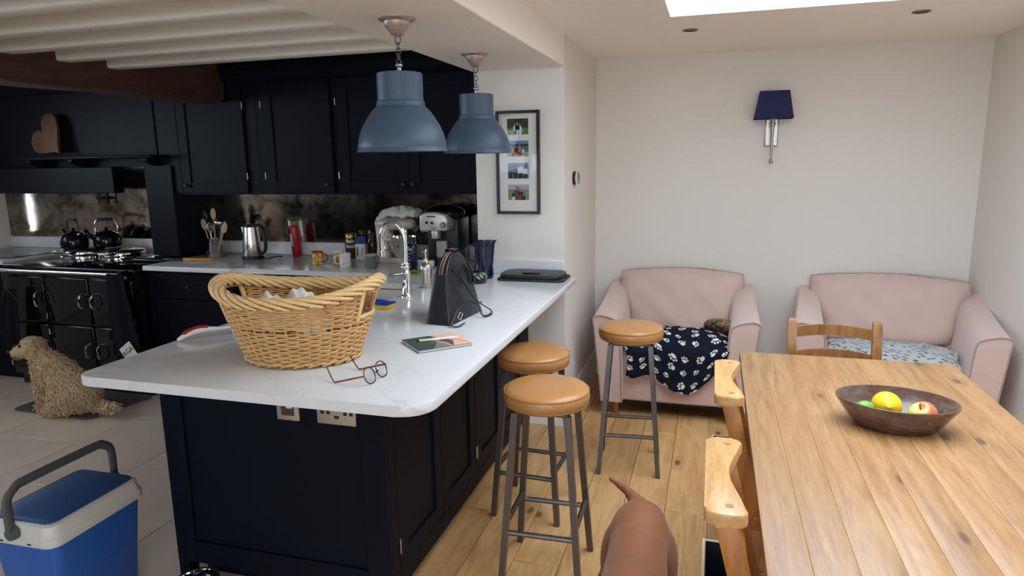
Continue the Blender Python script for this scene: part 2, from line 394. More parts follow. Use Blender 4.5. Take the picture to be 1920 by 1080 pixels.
    def o(s, name, m, parent=None, loc=None, rot=None, sharp=38, subsurf=0, solid=0.0, normals=True):
        if normals: bmesh.ops.recalc_face_normals(s.bm, faces=s.bm.faces[:])
        me = bpy.data.meshes.new(name); s.bm.to_mesh(me); s.bm.free()
        for p in me.polygons: p.use_smooth = True
        me.set_sharp_from_angle(angle=math.radians(sharp))
        me.materials.append(MATS[m])
        ob = bpy.data.objects.new(name, me); COL.objects.link(ob)
        if parent: ob.parent = parent
        if loc: ob.location = loc
        if rot: ob.rotation_euler = rot
        if solid:
            md = ob.modifiers.new('thickness', 'SOLIDIFY'); md.thickness = solid; md.offset = 0
        if subsurf:
            md = ob.modifiers.new('smooth', 'SUBSURF'); md.levels = subsurf; md.render_levels = subsurf
        return ob
def tag(o, label, cat, group=None, kind=None):
    if label: o['label'] = label
    if cat: o['category'] = cat
    if group: o['group'] = group
    if kind: o['kind'] = kind
    return o
def thing(name, label, cat, loc=(0, 0, 0), rotz=0.0, group=None, rot=None):
    o = bpy.data.objects.new(name, None); COL.objects.link(o); o.empty_display_size = .05
    o.location = loc; o.rotation_euler = rot or (0, 0, rotz); return tag(o, label, cat, group)
def struct(o, label=None): o['kind'] = 'structure'; (label and o.__setitem__('label', label)); return o
def dup(root, loc, rotz, label=None):
    r = root.copy(); COL.objects.link(r); r.location = loc; r.rotation_euler = (0, 0, rotz)
    if label: r['label'] = label
    for ch in list(root.children):
        c = ch.copy(); COL.objects.link(c); c.parent = r
        for g in ch.children:
            d = g.copy(); COL.objects.link(d); d.parent = c
    return r
def arc(cx, cy, r, a0, a1, n=8): return [(cx+r*math.cos(a0+(a1-a0)*i/n), cy+r*math.sin(a0+(a1-a0)*i/n)) for i in range(n+1)]
def rrect(x0, y0, x1, y1, r, n=5):
    return arc(x1-r, y0+r, r, -PI/2, 0, n)+arc(x1-r, y1-r, r, 0, PI/2, n)+arc(x0+r, y1-r, r, PI/2, PI, n)+arc(x0+r, y0+r, r, PI, 1.5*PI, n)
def smoothpath(pts, k=6):
    P = [V(p) for p in pts]; out = []
    for i in range(len(P)-1):
        a, b, c, d = P[max(i-1, 0)], P[i], P[i+1], P[min(i+2, len(P)-1)]
        for j in range(k):
            t = j/k; out.append(.5*((2*b)+(c-a)*t+(2*a-5*b+4*c-d)*t*t+(3*b-a-3*c+d)*t**3))
    return out+[P[-1]]
def n2(x, y, s=0.0): return math.sin(x*1.7+s)*math.cos(y*2.3+s*1.3)+.5*math.sin(x*4.1+y*3.3+s*2)+.25*math.sin(x*9.7-y*7.9+s)
def blob(name, parts, m, voxel=.012, smooth=4, parent=None, disp=0.0):
    """One continuous body: capsules and ellipsoids fused by a voxel remesh and smoothed."""
    b = B()
    for p in parts:
        if p[0] == 'c':
            _, a, r0, c, r1 = p; a, c = V(a), V(c); n = max(2, int((c-a).length/(.5*min(r0, r1)))+1)
            for i in range(n+1): b.ball(a.lerp(c, i/n), r0+(r1-r0)*i/n, n=14, m=8)
        else:
            _, c, sc, ro = p; b.ball(c, 1, sc, 20, 12, ro)
    tmp = b.o('tmp', m)
    md = tmp.modifiers.new('r', 'REMESH'); md.mode = 'VOXEL'; md.voxel_size = voxel
    md = tmp.modifiers.new('s', 'SMOOTH'); md.iterations = smooth; md.factor = .5
    dg = bpy.context.evaluated_depsgraph_get(); me = bpy.data.meshes.new_from_object(tmp.evaluated_get(dg))
    bpy.data.objects.remove(tmp); me.name = name
    if disp:
        for v in me.vertices: v.co += v.normal*disp*n2(v.co.x*60, v.co.y*60, v.co.z*70)
    for p in me.polygons: p.use_smooth = True
    me.materials.clear(); me.materials.append(MATS[m])
    o = bpy.data.objects.new(name, me); COL.objects.link(o)
    if parent: o.parent = parent
    return o
def text_mesh(name, body, size, m, parent, loc, rot, depth=.0006):
    cu = bpy.data.curves.new(name, 'FONT'); cu.body = body; cu.size = size; cu.extrude = depth; cu.align_x = 'CENTER'; cu.align_y = 'CENTER'
    t = bpy.data.objects.new('tmp', cu); COL.objects.link(t); bpy.context.view_layer.update()
    me = bpy.data.meshes.new_from_object(t.evaluated_get(bpy.context.evaluated_depsgraph_get())); bpy.data.objects.remove(t)
    me.name = name; me.materials.clear(); me.materials.append(MATS[m])
    o = bpy.data.objects.new(name, me); COL.objects.link(o); o.parent = parent; o.location = loc; o.rotation_euler = rot; return o

# ================================================================ THE ROOM
XR, YF, ZC = 1.56, 4.83, 2.25          # dining: right wall, far wall, ceiling
XD, YS, XS = -.81, 3.77, -1.335        # divider wall: dining face, stub face, stub's kitchen edge
XK, YK, YB = -5.75, 4.30, -2.6         # kitchen left wall, kitchen back wall, rear wall

fl = struct(B().box((XK-.1, YB-.1, -.12), (XR+.1, YF+.1, -.016)).o('floor', 'limestone'), 'pale floor of oak boards and limestone tiles')
# oak boards, children of the floor
PW = .186
pm = {}
def plank_mesh(L):
    if L not in pm:
        o = B().box((-PW/2+.0012, -L/2+.001, -.016), (PW/2-.0012, L/2-.001, 0), .0016, 1).o('oak_board', 'oak_floor'); pm[L] = o.data; bpy.data.objects.remove(o)
    return pm[L]
x = -1.09; ci = 0
while x < XR:
    y = YB-[.0, 1.1, .55, 1.5, .8][ci % 5]
    while y < YF:
        L = [1.5, 1.9, 1.7, 2.1][(ci*3+int(y*7)) % 4]
        if y+L > YB+.2:
            o = bpy.data.objects.new('oak_board', plank_mesh(L)); COL.objects.link(o); o.parent = fl; o.location = (x+PW/2, y+L/2, 0)
        y += L
    x += PW; ci += 1
tm = B().box((-.2985, -.4485, -.016), (.2985, .4485, 0), .002, 1).o('floor_tile', 'limestone'); tmesh = tm.data; bpy.data.objects.remove(tm)
for i in range(8):
    for j in range(8):
        o = bpy.data.objects.new('floor_tile', tmesh); COL.objects.link(o); o.parent = fl
        o.location = (-1.40-.6*i, YB+.45+.9*j-(.45 if i % 2 else 0), -.0004)
def wallbox(name, a, b, m='wall_paint', label=None): return struct(B().box(a, b).o(name, m), label)
wallbox('wall_far', (XD-.02, YF, 0), (XR+.1, YF+.1, 2.5), label='warm grey wall behind the pink armchairs')
wallbox('wall_right', (XR, YB-.1, 0), (XR+.1, YF, 2.5), label='warm grey side wall of the dining area')
wallbox('wall_divider', (XS, YS, 0), (XD, YF+.1, 2.5), label='warm grey return wall with the framed photographs')
wallbox('wall_kitchen', (XK-.1, YK, 0), (XS, YK+.1, 2.5), 'white_paint')
b = B()
for z0, z1, y0, y1 in ((0, .93, YB, YK), (.93, 1.3, YB, 3.97), (.93, 1.5, 4.14, YK), (1.5, 2.15, 3.97, YK), (2.15, 2.5, YB, YK), (1.3, 2.15, YB, -.45), (1.3, 2.15, 2.95, 3.97)): b.box((XK-.1, y0, z0), (XK, y1, z1))
struct(b.o('wall_left', 'white_paint'))
b = B()
b.box((XK-.1, YB-.1, 0), (-3.7, YB, 2.5)).box((-3.7, YB-.1, 0), (-1.8, YB, 1.3)).box((-3.7, YB-.1, 2.1), (-1.8, YB, 2.5)).box((-1.8, YB-.1, 0), (-.72, YB, 2.5)).box((1.48, YB-.1, 0), (XR+.1, YB, 2.5)).box((-.72, YB-.1, 2.12), (1.48, YB, 2.5))
struct(b.o('wall_rear', 'white_paint'))
b = B()
b.box((XD, YB, ZC), (SKX0, YF, 2.42)).box((SKX1, YB, ZC), (XR, YF, 2.42)).box((SKX0, SKY1, ZC), (SKX1, YF, 2.42)).box((SKX0, YB, ZC), (SKX1, SKY0, 2.42))
struct(b.o('ceiling', 'ceiling_paint'), 'flat white ceiling around the roof light')
kc = struct(B().box((XK, YB, ZC), (XS, YK, 2.42)).o('ceiling_kitchen', 'white_paint'), 'white painted joist ceiling over the kitchen')
struct(B().box((XS-.01, YB, 2.075), (XD, YS, 2.42), .004, 1).o('trim_bulkhead', 'white_paint'), 'boxed white bulkhead carrying the pendant lamps')
jm = {}
for k in range(-13, 4):
    yf = 2.22+.296*k
    for nm, x0, x1 in (('joist', -3.18, XS-.01), ('joist', XK, -3.41)):
        if (x0, x1) not in jm:
            o = B().box((x0, -.09, 2.10), (x1, 0, 2.26), .014, 3).o('joist', 'beam_paint'); jm[(x0, x1)] = o.data; bpy.data.objects.remove(o)
        o = bpy.data.objects.new('joist', jm[(x0, x1)]); COL.objects.link(o); o.parent = kc; o.location = (0, yf, 0)
b = B(); rings = []
for i in range(25):
    y = YB+(3.93-YB)*i/24; d = .005*math.sin(i*1.9)+.003*math.sin(i*4.3)
    rings.append([(px+d*.5, y, pz+d) for px, pz in ((-3.43, 2.0), (-3.40, 1.985), (-3.19, 1.985), (-3.165, 2.01), (-3.165, 2.26), (-3.43, 2.26))])
b.loft(rings); struct(b.o('trim_timber_beam', 'dark_timber'), 'dark old timber beam under the kitchen joists')
def skirting(name, pts):
    """Moulded skirting swept along a floor line; pts run with the room on the left."""
    prof = ((0, 0), (.018, 0), (.018, .135), (.012, .150), (.012, .165), (.005, .182), (0, .182)); rings = []
    for i, p in enumerate(pts):
        d0 = (V(p)-V(pts[i-1])).normalized() if i else None; d1 = (V(pts[i+1])-V(p)).normalized() if i < len(pts)-1 else None
        n0 = V((-d0.y, d0.x)) if d0 else None; n1 = V((-d1.y, d1.x)) if d1 else None
        n = (n0+n1) if (n0 and n1) else (n0 or n1); k = 1/max(.3, n.normalized().dot(n0 or n1)); n = n.normalized()*k
        rings.append([(p[0]+n.x*a, p[1]+n.y*a, z) for a, z in prof])
    return struct(B().loft(rings).o(name, 'trim_white', sharp=25))
skirting("baseboard_left", [(-1.03, YS), (XD, YS), (XD, YF-.02)][::-1])
skirting('baseboard_far', [(XR-.02, YF), (XD+.02, YF)])
skirting('baseboard_right', [(XR, YB+.02), (XR, YF-.02)])
# roof light: kerb, frame and glass panes
w1 = B()
for a, c in (((SKX0-.06, SKY0-.06, 2.42), (SKX0, SKY1+.06, 2.48)), ((SKX1, SKY0-.06, 2.42), (SKX1+.06, SKY1+.06, 2.48)), ((SKX0, SKY0-.06, 2.42), (SKX1, SKY0, 2.48)), ((SKX0, SKY1, 2.42), (SKX1, SKY1+.06, 2.48))): w1.box(a, c)
w1 = struct(w1.o('window_1', 'trim_white'), 'roof light over the dining table')
for i in range(2):
    y0 = SKY0+(SKY1-SKY0)*i/2; B().box((SKX0, y0, 2.455), (SKX1, y0+(SKY1-SKY0)/2, 2.458)).o('pane', 'frame_glass', w1)
# garden door and kitchen windows out of view, placed by guess to admit daylight
def glazed(name, n, w, h, loc, rz, z0=.0):
    """A run of n glazed leaves; local x along the opening, y outwards."""
    d = struct(B().box((-n*w/2, -.03, z0), (n*w/2, .03, z0+.03)).o(name, 'trim_white', None, loc, (0, 0, rz)))
    for i in range(n):
        x0 = -n*w/2+w*i; f = B()
        for a, c in (((x0, z0+.03), (x0+.05, h)), ((x0+w-.05, z0+.03), (x0+w, h)), ((x0+.05, z0+.03), (x0+w-.05, z0+.10)), ((x0+.05, h-.06), (x0+w-.05, h))): f.box((a[0], -.02, a[1]), (c[0], .02, c[1]))
        f = f.o('leaf', 'trim_white', d); B().box((x0+.05, -.003, z0+.10), (x0+w-.05, .003, h-.06)).o('pane', 'frame_glass', f)
glazed('door_1', 3, 2.2/3, 2.12, (.38, YB-.05, 0), 0)
glazed('window_2', 4, .85, 2.15, (XK-.05, 1.25, 0), PI/2, 1.3)
glazed('added_rear_window', 2, .95, 2.1, (-2.75, YB-.05, 0), 0, 1.3)  # unseen rear window added to bring more light into the kitchen
glazed('added_slit_window', 1, .17, 1.5, (XK-.05, 4.055, 0), PI/2, .93)  # unseen slit added to put a bright strip in the alcove mirror
struct(B().box((-14, -16, -.3), (8, 9, -.14)).o('ground_garden', 'garden_paving'))
# recessed ceiling lights
for i, (x, y, l) in enumerate(((-.155, 3.93, 'small recessed ceiling light nearer the pendant lamps'), (.925, 3.855, 'small recessed ceiling light above the right armchair'))):
    t = thing('downlight', l, 'light', (x, y, ZC), 0, 'recessed ceiling lights')
    B().lathe([(.027, 0), (.027, -.004), (.030, -.006), (.041, -.004), (.042, 0), (.042, .003)], n=32, cap=False).o('bezel', 'downlight_ring', t)
    B().lathe([(.0265, .0), (.022, .0005), (.012, -.001)], n=24).o('lamp', 'downlight_lamp', t)

# ================================================================ KITCHEN UNITS AND WORKTOPS
def shaker(b, ax, c, a0, a1, z0, z1, out, fr=.075, th=.02, rec=.009):
    """Framed door: four frame bars and a recessed panel. ax: the axis the door faces along, c its back plane, out +-1."""
    def bx(u0, u1, w0, w1, d, bev=.0015):
        p, q = (c, c+out*d)
        if ax == 'y': b.box((u0, p, w0), (u1, q, w1), bev, 1)
        else: b.box((p, u0, w0), (q, u1, w1), bev, 1)
    bx(a0, a0+fr, z0, z1, th); bx(a1-fr, a1, z0, z1, th); bx(a0+fr, a1-fr, z0, z0+fr, th); bx(a0+fr, a1-fr, z1-fr, z1, th)
    bx(a0+fr-.002, a1-fr+.002, z0+fr-.002, z1-fr+.002, th-rec, 0)
    return b
CT, CB = .92, .888
# worktop (one continuous slab with an open-fronted cut-out for the sink)
out = [(-1.95, 2.755)] + [(x, y) for x, y in arc(-1.90, 1.635, .05, PI, 1.5*PI, 6)] + arc(-.82, 1.675, .09, -PI/2, 0, 8) + arc(-.76, 3.69, .03, 0, PI/2, 4)
out += [(XD+.002, 3.72), (XD+.002, YS-.002), (XS-.002, YS-.002), (XS-.002, YK-.004), (-3.665, YK-.004), (-3.665, 3.585), (-2.965, 3.585), (-2.925, 3.625), (-1.95, 3.625), (-1.95, 3.325), (-1.49, 3.325), (-1.49, 2.755)]
WTOP = wt = thing('worktop', 'white veined quartz worktop covering the peninsula and back run', 'worktop', (0, 0, CB))
B().prism(out, 0, CT-CB, 'z', .003, 2).o('slab', 'quartz', wt, sharp=30)
B().box((XS, YS-.02, .0325), (XD, YS-.001, .116), .002, 1).o('upstand', 'quartz', wt)
B().box((-3.666, YK-.02, .0325), (XS-.006, YK-.001, .12), .002, 1).o('upstand', 'quartz', wt)
wl = thing('worktop', 'white quartz worktop with the flat hob left of the black cooker', 'worktop', (0, 0, CB))
B().box((XK+.005, 3.585, 0), (-4.93, YK-.004, CT-CB), .003, 2).o('slab', 'quartz', wl)
B().box((XK+.005, YK-.02, .0325), (-4.93, YK-.001, .12), .002, 1).o('upstand', 'quartz', wl)
# peninsula cabinets
XI, YI = -1.025, 1.905
def hinge(par, ax, x, y, z, h=.045):
    B().cyl((x, y, z-h/2), (x, y, z+h/2), .0035, n=8).o('hinge', 'nickel', par)
def knob(par, loc, d):
    prof = [(.004, 0), (.005, .012), (.013, .018), (.015, .024), (.012, .03), (.004, .032)]
    o = B().lathe(prof, n=16).o('knob', 'iron', par); o.location = loc
    o.rotation_euler = {'-y': (PI/2, 0, 0), 'x': (0, PI/2, 0)}[d]
c1 = thing('island_cabinet', 'dark navy panelled cabinet at the near end of the peninsula', 'cabinet', (0, 0, 0))
B().box((-1.92, YI+.02, .09), (XI-.022, 2.72, CB-.001)).box((-1.47, 2.72, .09), (XI-.022, 2.797, CB-.001)).o('carcass', 'navy', c1)
B().box((-1.87, YI+.07, 0), (XI-.055, 2.797, .09)).o('plinth', 'navy_dark', c1)
shaker(B(), 'y', YI+.02, -1.94, XI, .075, CB-.001, -1, .09, .02, .011).o('end_panel', 'navy', c1)
for sx in (-1.94, XI-.05): B().box((sx, YI, 0), (sx+.05, YI+.05, .075), .002, 1).o('foot', 'navy', c1)
B().box((XI-.02, YI+.021, .0), (XI, 1.975, CB-.001), .0015, 1).o('corner_post', 'navy', c1)
B().box((XI-.021, 1.975, .06), (XI-.001, 2.797, .125), .0015, 1).o('face_rail', 'navy', c1); B().box((XI-.021, 1.975, .855), (XI-.001, 2.797, CB-.001), .0015, 1).o('face_rail', 'navy', c1)
for y0, y1, hy in ((1.978, 2.388, 1.982), (2.391, 2.796, 2.793)):
    d = shaker(B(), 'x', XI-.021, y0, y1, .128, .852, 1, .07).o('door', 'navy', c1)
    for z in (.23, .75): hinge(d, 'x', XI+.002, hy, z, .06)
c2 = thing('island_cabinet', 'dark navy panelled cabinet of the peninsula beside the wall', 'cabinet', (0, 0, 0))
B().box((-1.47, 2.80, .09), (XI-.022, 3.76, CB-.001)).box((-1.92, 3.34, .09), (-1.47, 3.76, CB-.001)).o('carcass', 'navy', c2)
B().box((-1.47, 2.80, 0), (XI-.055, 3.76, .09)).o('plinth', 'navy_dark', c2)
B().box((XI-.021, 2.80, .06), (XI-.001, 3.62, .125), .0015, 1).o('face_rail', 'navy', c2); B().box((XI-.021, 2.80, .855), (XI-.001, 3.62, CB-.001), .0015, 1).o('face_rail', 'navy', c2); B().box((XI-.021, 3.62, .06), (XI-.001, 3.745, CB-.001), .0015, 1).o('end_stile', 'navy', c2)
for y0, y1, hy in ((2.801, 3.208, 2.806), (3.211, 3.618, 3.614)):
    d = shaker(B(), 'x', XI-.021, y0, y1, .128, .852, 1, .07).o('door', 'navy', c2)
    for z in (.23, .75): hinge(d, 'x', XI+.002, hy, z, .06)
# sockets let into the end panel
def plate(x0, x1, z0, z1): return B().box((x0, YI+.001, z0), (x1, YI+.011, z1), .002, 2).o('socket_plate', 'socket_steel', c1)
sp = plate(-1.437, -1.348, .698, .790)
B().box((-1.418, YI-.001, .716), (-1.367, YI+.003, .772), .001, 1).o('blank_insert', 'socket_insert', sp)
B().box((-1.396, YI-.004, .744), (-1.372, YI+.001, .772), .001, 1).o('switch', 'label_white', sp)
sp = plate(-1.277, -1.128, .700, .790)
for k, (x, z, w, h) in enumerate(((-1.247, .758, .011, .016), (-1.158, .758, .011, .016), (-1.262, .736, .0135, .012), (-1.239, .736, .0135, .012), (-1.174, .736, .0135, .012), (-1.151, .736, .0135, .012), (-1.210, .722, .019, .011))):
    B().box((x, YI+.0004, z), (x+w, YI+.002, z+h)).o('socket_slot', 'socket_dark', sp)
for x in (-1.213, -1.196): B().box((x, YI-.003, .757), (x+.013, YI+.002, .772), .001, 1).o('rocker_switch', 'socket_insert', sp)
# base units under the back run and beside the cooker
def base_unit(x0, x1, yf, ndoor, label, drawer=False):
    t = thing('base_cabinet', label, 'cabinet', (0, 0, 0))
    B().box((x0, yf+.02, .1), (x1, YK-.005, CB-.001)).o('carcass', 'navy', t); B().box((x0, yf+.07, 0), (x1, YK-.005, .1)).o('plinth', 'navy_dark', t)
    w = (x1-x0)/ndoor
    for i in range(ndoor):
        a, c = x0+w*i+.002, x0+w*(i+1)-.002
        if drawer:
            d = shaker(B(), 'y', yf+.02, a, c, .70, .868, -1, .035).o('drawer', 'navy', t); knob(d, ((a+c)/2, yf, .785), '-y')
            d = shaker(B(), 'y', yf+.02, a, c, .11, .695, -1, .07).o('door', 'navy', t); knob(d, (c-.035 if i % 2 == 0 else a+.035, yf, .62), '-y')
        else:
            d = shaker(B(), 'y', yf+.02, a, c, .11, .868, -1, .07).o('door', 'navy', t); knob(d, (c-.035 if i % 2 == 0 else a+.035, yf, .80), '-y')
    return t
base_unit(-3.655, -2.965, 3.605, 1, 'dark navy base cabinet with drawer right of the black cooker', True)
base_unit(-2.955, -1.96, 3.645, 2, 'dark navy base cabinet with two doors behind the wicker basket')
base_unit(XK+.005, -4.94, 3.605, 1, 'dark navy base cabinet left of the black cooker', True)
# wall units
def wall_unit(x0, x1, doors, label):
    t = thing('wall_cabinet', label, 'cabinet', (0, 0, 1.375))
    B().box((x0, 3.97, 0), (x1, YK-.003, .74)).o('carcass', 'navy', t)
    for a, c, hs, kx in doors:
        d = shaker(B(), 'y', 3.97, a, c, .012, .728, -1, .075).o('door', 'navy', t)
        if hs is not None:
            for z in (.125, .59): hinge(d, 'y', hs, 3.948, z, .045)
        if kx is not None: knob(d, (kx, 3.95, .065), '-y')
    return t
wall_unit(-3.87, -2.96, [(-3.865, -3.60, None, None), (-3.597, -3.055, -3.049, -3.555)], 'dark navy wall cabinet beside the mirrored cooker alcove')
wall_unit(-2.957, -2.382, [(-2.90, -2.388, -2.905, -2.43)], 'dark navy single-door wall cabinet in the middle of the row')
wall_unit(-2.379, XS-.005, [(-2.338, -1.853, -2.345, -1.88), (-1.850, -1.36, None, -1.82)], 'dark navy double-door wall cabinet behind the pendant lamps')
tag(B().prism([(3.90, 2.14), (3.93, 2.115), (4.05, 2.115), (4.05, 2.248), (3.89, 2.248), (3.885, 2.20)], -3.88, XS-.002, 'x').o('cornice', 'navy', None, sharp=20), 'dark navy cornice along the top of the wall cabinets', 'cornice')
# mirrored splashback
tag(B().box((-3.667, YK-.008, 1.012), (XS-.006, YK-.001, 1.373)).o('mirror_splashback', 'antique_mirror'), 'antiqued mirror splashback behind the mugs and coffee machine', 'mirror')
tag(B().box((XK+.003, YK-.008, 1.012), (-3.90, YK-.001, 1.70)).o('mirror_splashback', 'antique_mirror'), 'antiqued mirror splashback behind the two black kettles', 'mirror')
# cooker alcove: pier, over-mantel, hood and shelf
ov = thing('cooker_overmantel', 'dark navy over-mantel and hood above the black range cooker', 'mantel', (0, 0, 1.39))
B().box((-3.90, 3.93, -.450), (-3.668, YK-.009, .19)).o('pier', 'navy', ov)
B().box((XK+.004, 3.99, .187), (-3.875, YK-.009, .74)).o('panel', 'navy', ov)
B().prism([(3.93, .75), (3.95, .72), (4.05, .72), (4.05, .80), (3.90, .80), (3.90, .78)], XK+.004, -3.885, 'x').o('cornice', 'navy', ov, sharp=20)
B().box((-4.93, 3.80, .245), (-3.70, 4.0, .265), .004, 2).o('shelf', 'navy', ov)
B().box((XK+.004, 3.86, .0), (-4.115, 3.95, .187), .004, 1).o('hood', 'navy', ov)
for x in (-4.86, -4.47, -3.80): B().prism([(3.84, .243), (3.99, .243), (3.99, .14), (3.965, .15), (3.93, .19), (3.87, .21), (3.84, .225)], x-.02, x+.02, 'x').o('bracket', 'navy', ov)
# cupboards added behind the viewer so the mirror reflects dark zones
for label, x0, y0, x1, y1, h in (('long dark cupboard added out of view to darken the mirrored splashback', XK+.01, YB+.05, -5.25, .45, 1.26), ('narrow dark cupboard added out of view to darken the mirror behind the coffee machine', -4.75, YB+.03, -4.40, -2.1, 1.9)):
    t = thing('added_cupboard', label, 'added cupboard', (x0, y0, 0)); w, d = x1-x0, y1-y0
    B().box((0, 0, .08), (w, d, h-.03)).o('carcass', 'navy', t); B().box((-.0, -.0, h-.03), (w+.015, d+.01, h), .004, 1).o('top', 'old_chair_wood', t); B().box((.03, .03, 0), (w-.03, d-.03, .08)).o('plinth', 'navy_dark', t)
    if d > w:
        n = 5
        for i in range(n): shaker(B(), 'x', w, d*i/n+.004, d*(i+1)/n-.004, .1, h-.05, 1, .07).o('door', 'navy', t)
    else: shaker(B(), 'y', d+.02, .004, w-.004, .1, h-.05, -1, .06).o('door', 'navy', t)
# range cooker
rc = thing('range_cooker', 'glossy black enamel range cooker with chrome-edged lids', 'cooker', (-4.30, 3.52, 0))
B().box((-.615, .03, .09), (.615, .765, .865), .006, 2).o('body', 'enamel', rc)
B().box((-.60, .07, 0), (.60, .765, .09)).o('plinth', 'black_plastic', rc)
B().box((-.625, .0, .865), (.625, .765, .905), .012, 3).o('hob_top', 'enamel', rc)
rl = B().cyl((-.56, -.05, .875), (.56, -.05, .875), .012, n=14).o('towel_rail', 'chrome', rc)
for x in (-.565, .565): B().cyl((x, -.055, .875), (x, .02, .88), .014, .02, 14).ball((x, -.05, .875), .023).o('rail_bracket', 'black_gloss', rl)
for x, y in ((-.38, .52), (.0, .52)):
    B().lathe([(.165, .905), (.165, .912), (.161, .916)], (x, y, 0), 40).o('hotplate_ring', 'chrome', rc)
    ld = B().lathe([(.152, .918), (.159, .926), (.159, .945), (.147, .958), (.12, .966), (.001, .968)], (x, y, 0), 44).o('lid', 'steel', rc, sharp=60)
    B().lathe([(.1595, .922), (.1615, .93), (.1595, .942)], (x, y, 0), 44, cap=False).o('lid_rim', 'chrome', ld)
    B().tube(smoothpath([(x-.08, y-.14, .945), (x-.08, y-.185, .95), (x+.08, y-.185, .95), (x+.08, y-.14, .945)]), .009, 8).o('lid_handle', 'chrome', ld)
wp = B().box((.24, .28, .905), (.59, .73, .935), .012, 3).o('warming_lid', 'enamel', rc)
B().ball((.275, .26, .94), .02).o('lid_knob', 'chrome', wp)
for x0, x1, z0, z1 in ((-.585, -.20, .50, .83), (-.185, .20, .50, .83), (.215, .585, .50, .83), (-.585, -.20, .13, .485), (-.185, .20, .13, .485), (.215, .585, .13, .485)):
    d = B().box((x0, .005, z0), (x1, .032, z1), .012, 3).o('oven_door', 'enamel', rc)
    hx = x0+.045 if x0 > .1 else x1-.045
    B().tube(smoothpath([(hx, .006, (z0+z1)/2+.055), (hx, -.03, (z0+z1)/2+.035), (hx, -.03, (z0+z1)/2-.035), (hx, .006, (z0+z1)/2-.055)], 4), .007, 8).o('door_handle', 'chrome', d)
    for z in (z0+.05, z1-.05): B().cyl((x1+.003 if hx < x1-.1 else x0-.003, .0, z-.02), (x1+.003 if hx < x1-.1 else x0-.003, .0, z+.02), .006, n=8).o('door_hinge', 'chrome', d)
# hob on the left worktop
hb = thing('induction_hob', 'flat black glass hob on the worktop left of the cooker', 'hob', (-5.28, 3.93, CT))
B().box((-.31, -.25, .0005), (.31, .25, .006), .002, 1).o('glass', 'black_gloss', hb)
for x, y in ((-.15, .1), (.15, .1), (-.15, -.1), (.15, -.1)): B().lathe([(.088, .0063), (.09, .0066), (.092, .0063)], (x, y, 0), 40, cap=False).o('zone_ring', 'nickel', hb)

# ================================================================ DINING AREA
# --- leather bar stools
def make_stool():
    t = thing('bar_stool', '', 'stool', (0, 0, 0), 0, 'tan leather bar stools')
    R = .163; prof = [(.001, .676), (.125, .676), (.150, .680), (.160, .692), (.163, .708), (.1625, .722), (.159, .733), (.153, .741), (.14, .7465), (.11, .751), (.06, .7535), (.001, .754)]
    st = B().lathe(prof, n=56).o('seat', 'tan_leather', t, sharp=80)
    for z, r in ((.7335, .1592), (.689, .1575)): B().tube([(r*math.cos(a*PI/32), r*math.sin(a*PI/32), z) for a in range(64)], .0028, 6, closed=True).o('piping', 'tan_piping', st)
    B().box((-.105, -.105, .664), (.105, .105, .677), .003, 1).o('seat_plate', 'gunmetal', t)
    tp, bt, zt = .098, .148, .668
    P = lambda sx, sy, z: ((tp+(bt-tp)*(zt-z)/zt)*sx, (tp+(bt-tp)*(zt-z)/zt)*sy, z)
    for sx in (-1, 1):
        for sy in (-1, 1): B().tube([P(sx, sy, zt), P(sx, sy, 0)], .0165, 4, up=(1, 0, 0)).o('leg', 'gunmetal', t)
    for a, c, z in (((-1, -1), (1, -1), .205), ((-1, 1), (1, 1), .205), ((-1, -1), (-1, 1), .235), ((1, -1), (1, 1), .235)):
        B().tube([P(*a, z), P(*c, z)], .0105, 8, up=(0, 0, 1)).o('footrail', 'gunmetal', t)
    return t
s0 = make_stool(); s0.location = (-.574, 2.345, 0); s0.rotation_euler.z = .03; s0['label'] = 'tan leather bar stool nearest the viewer, beside the peninsula'
dup(s0, (-.744, 2.80, 0), -.05, 'tan leather bar stool tucked under the peninsula behind the nearest stool')
dup(s0, (-.377, 3.35, 0), .09, 'tan leather bar stool standing alone in front of the paw-print blanket')
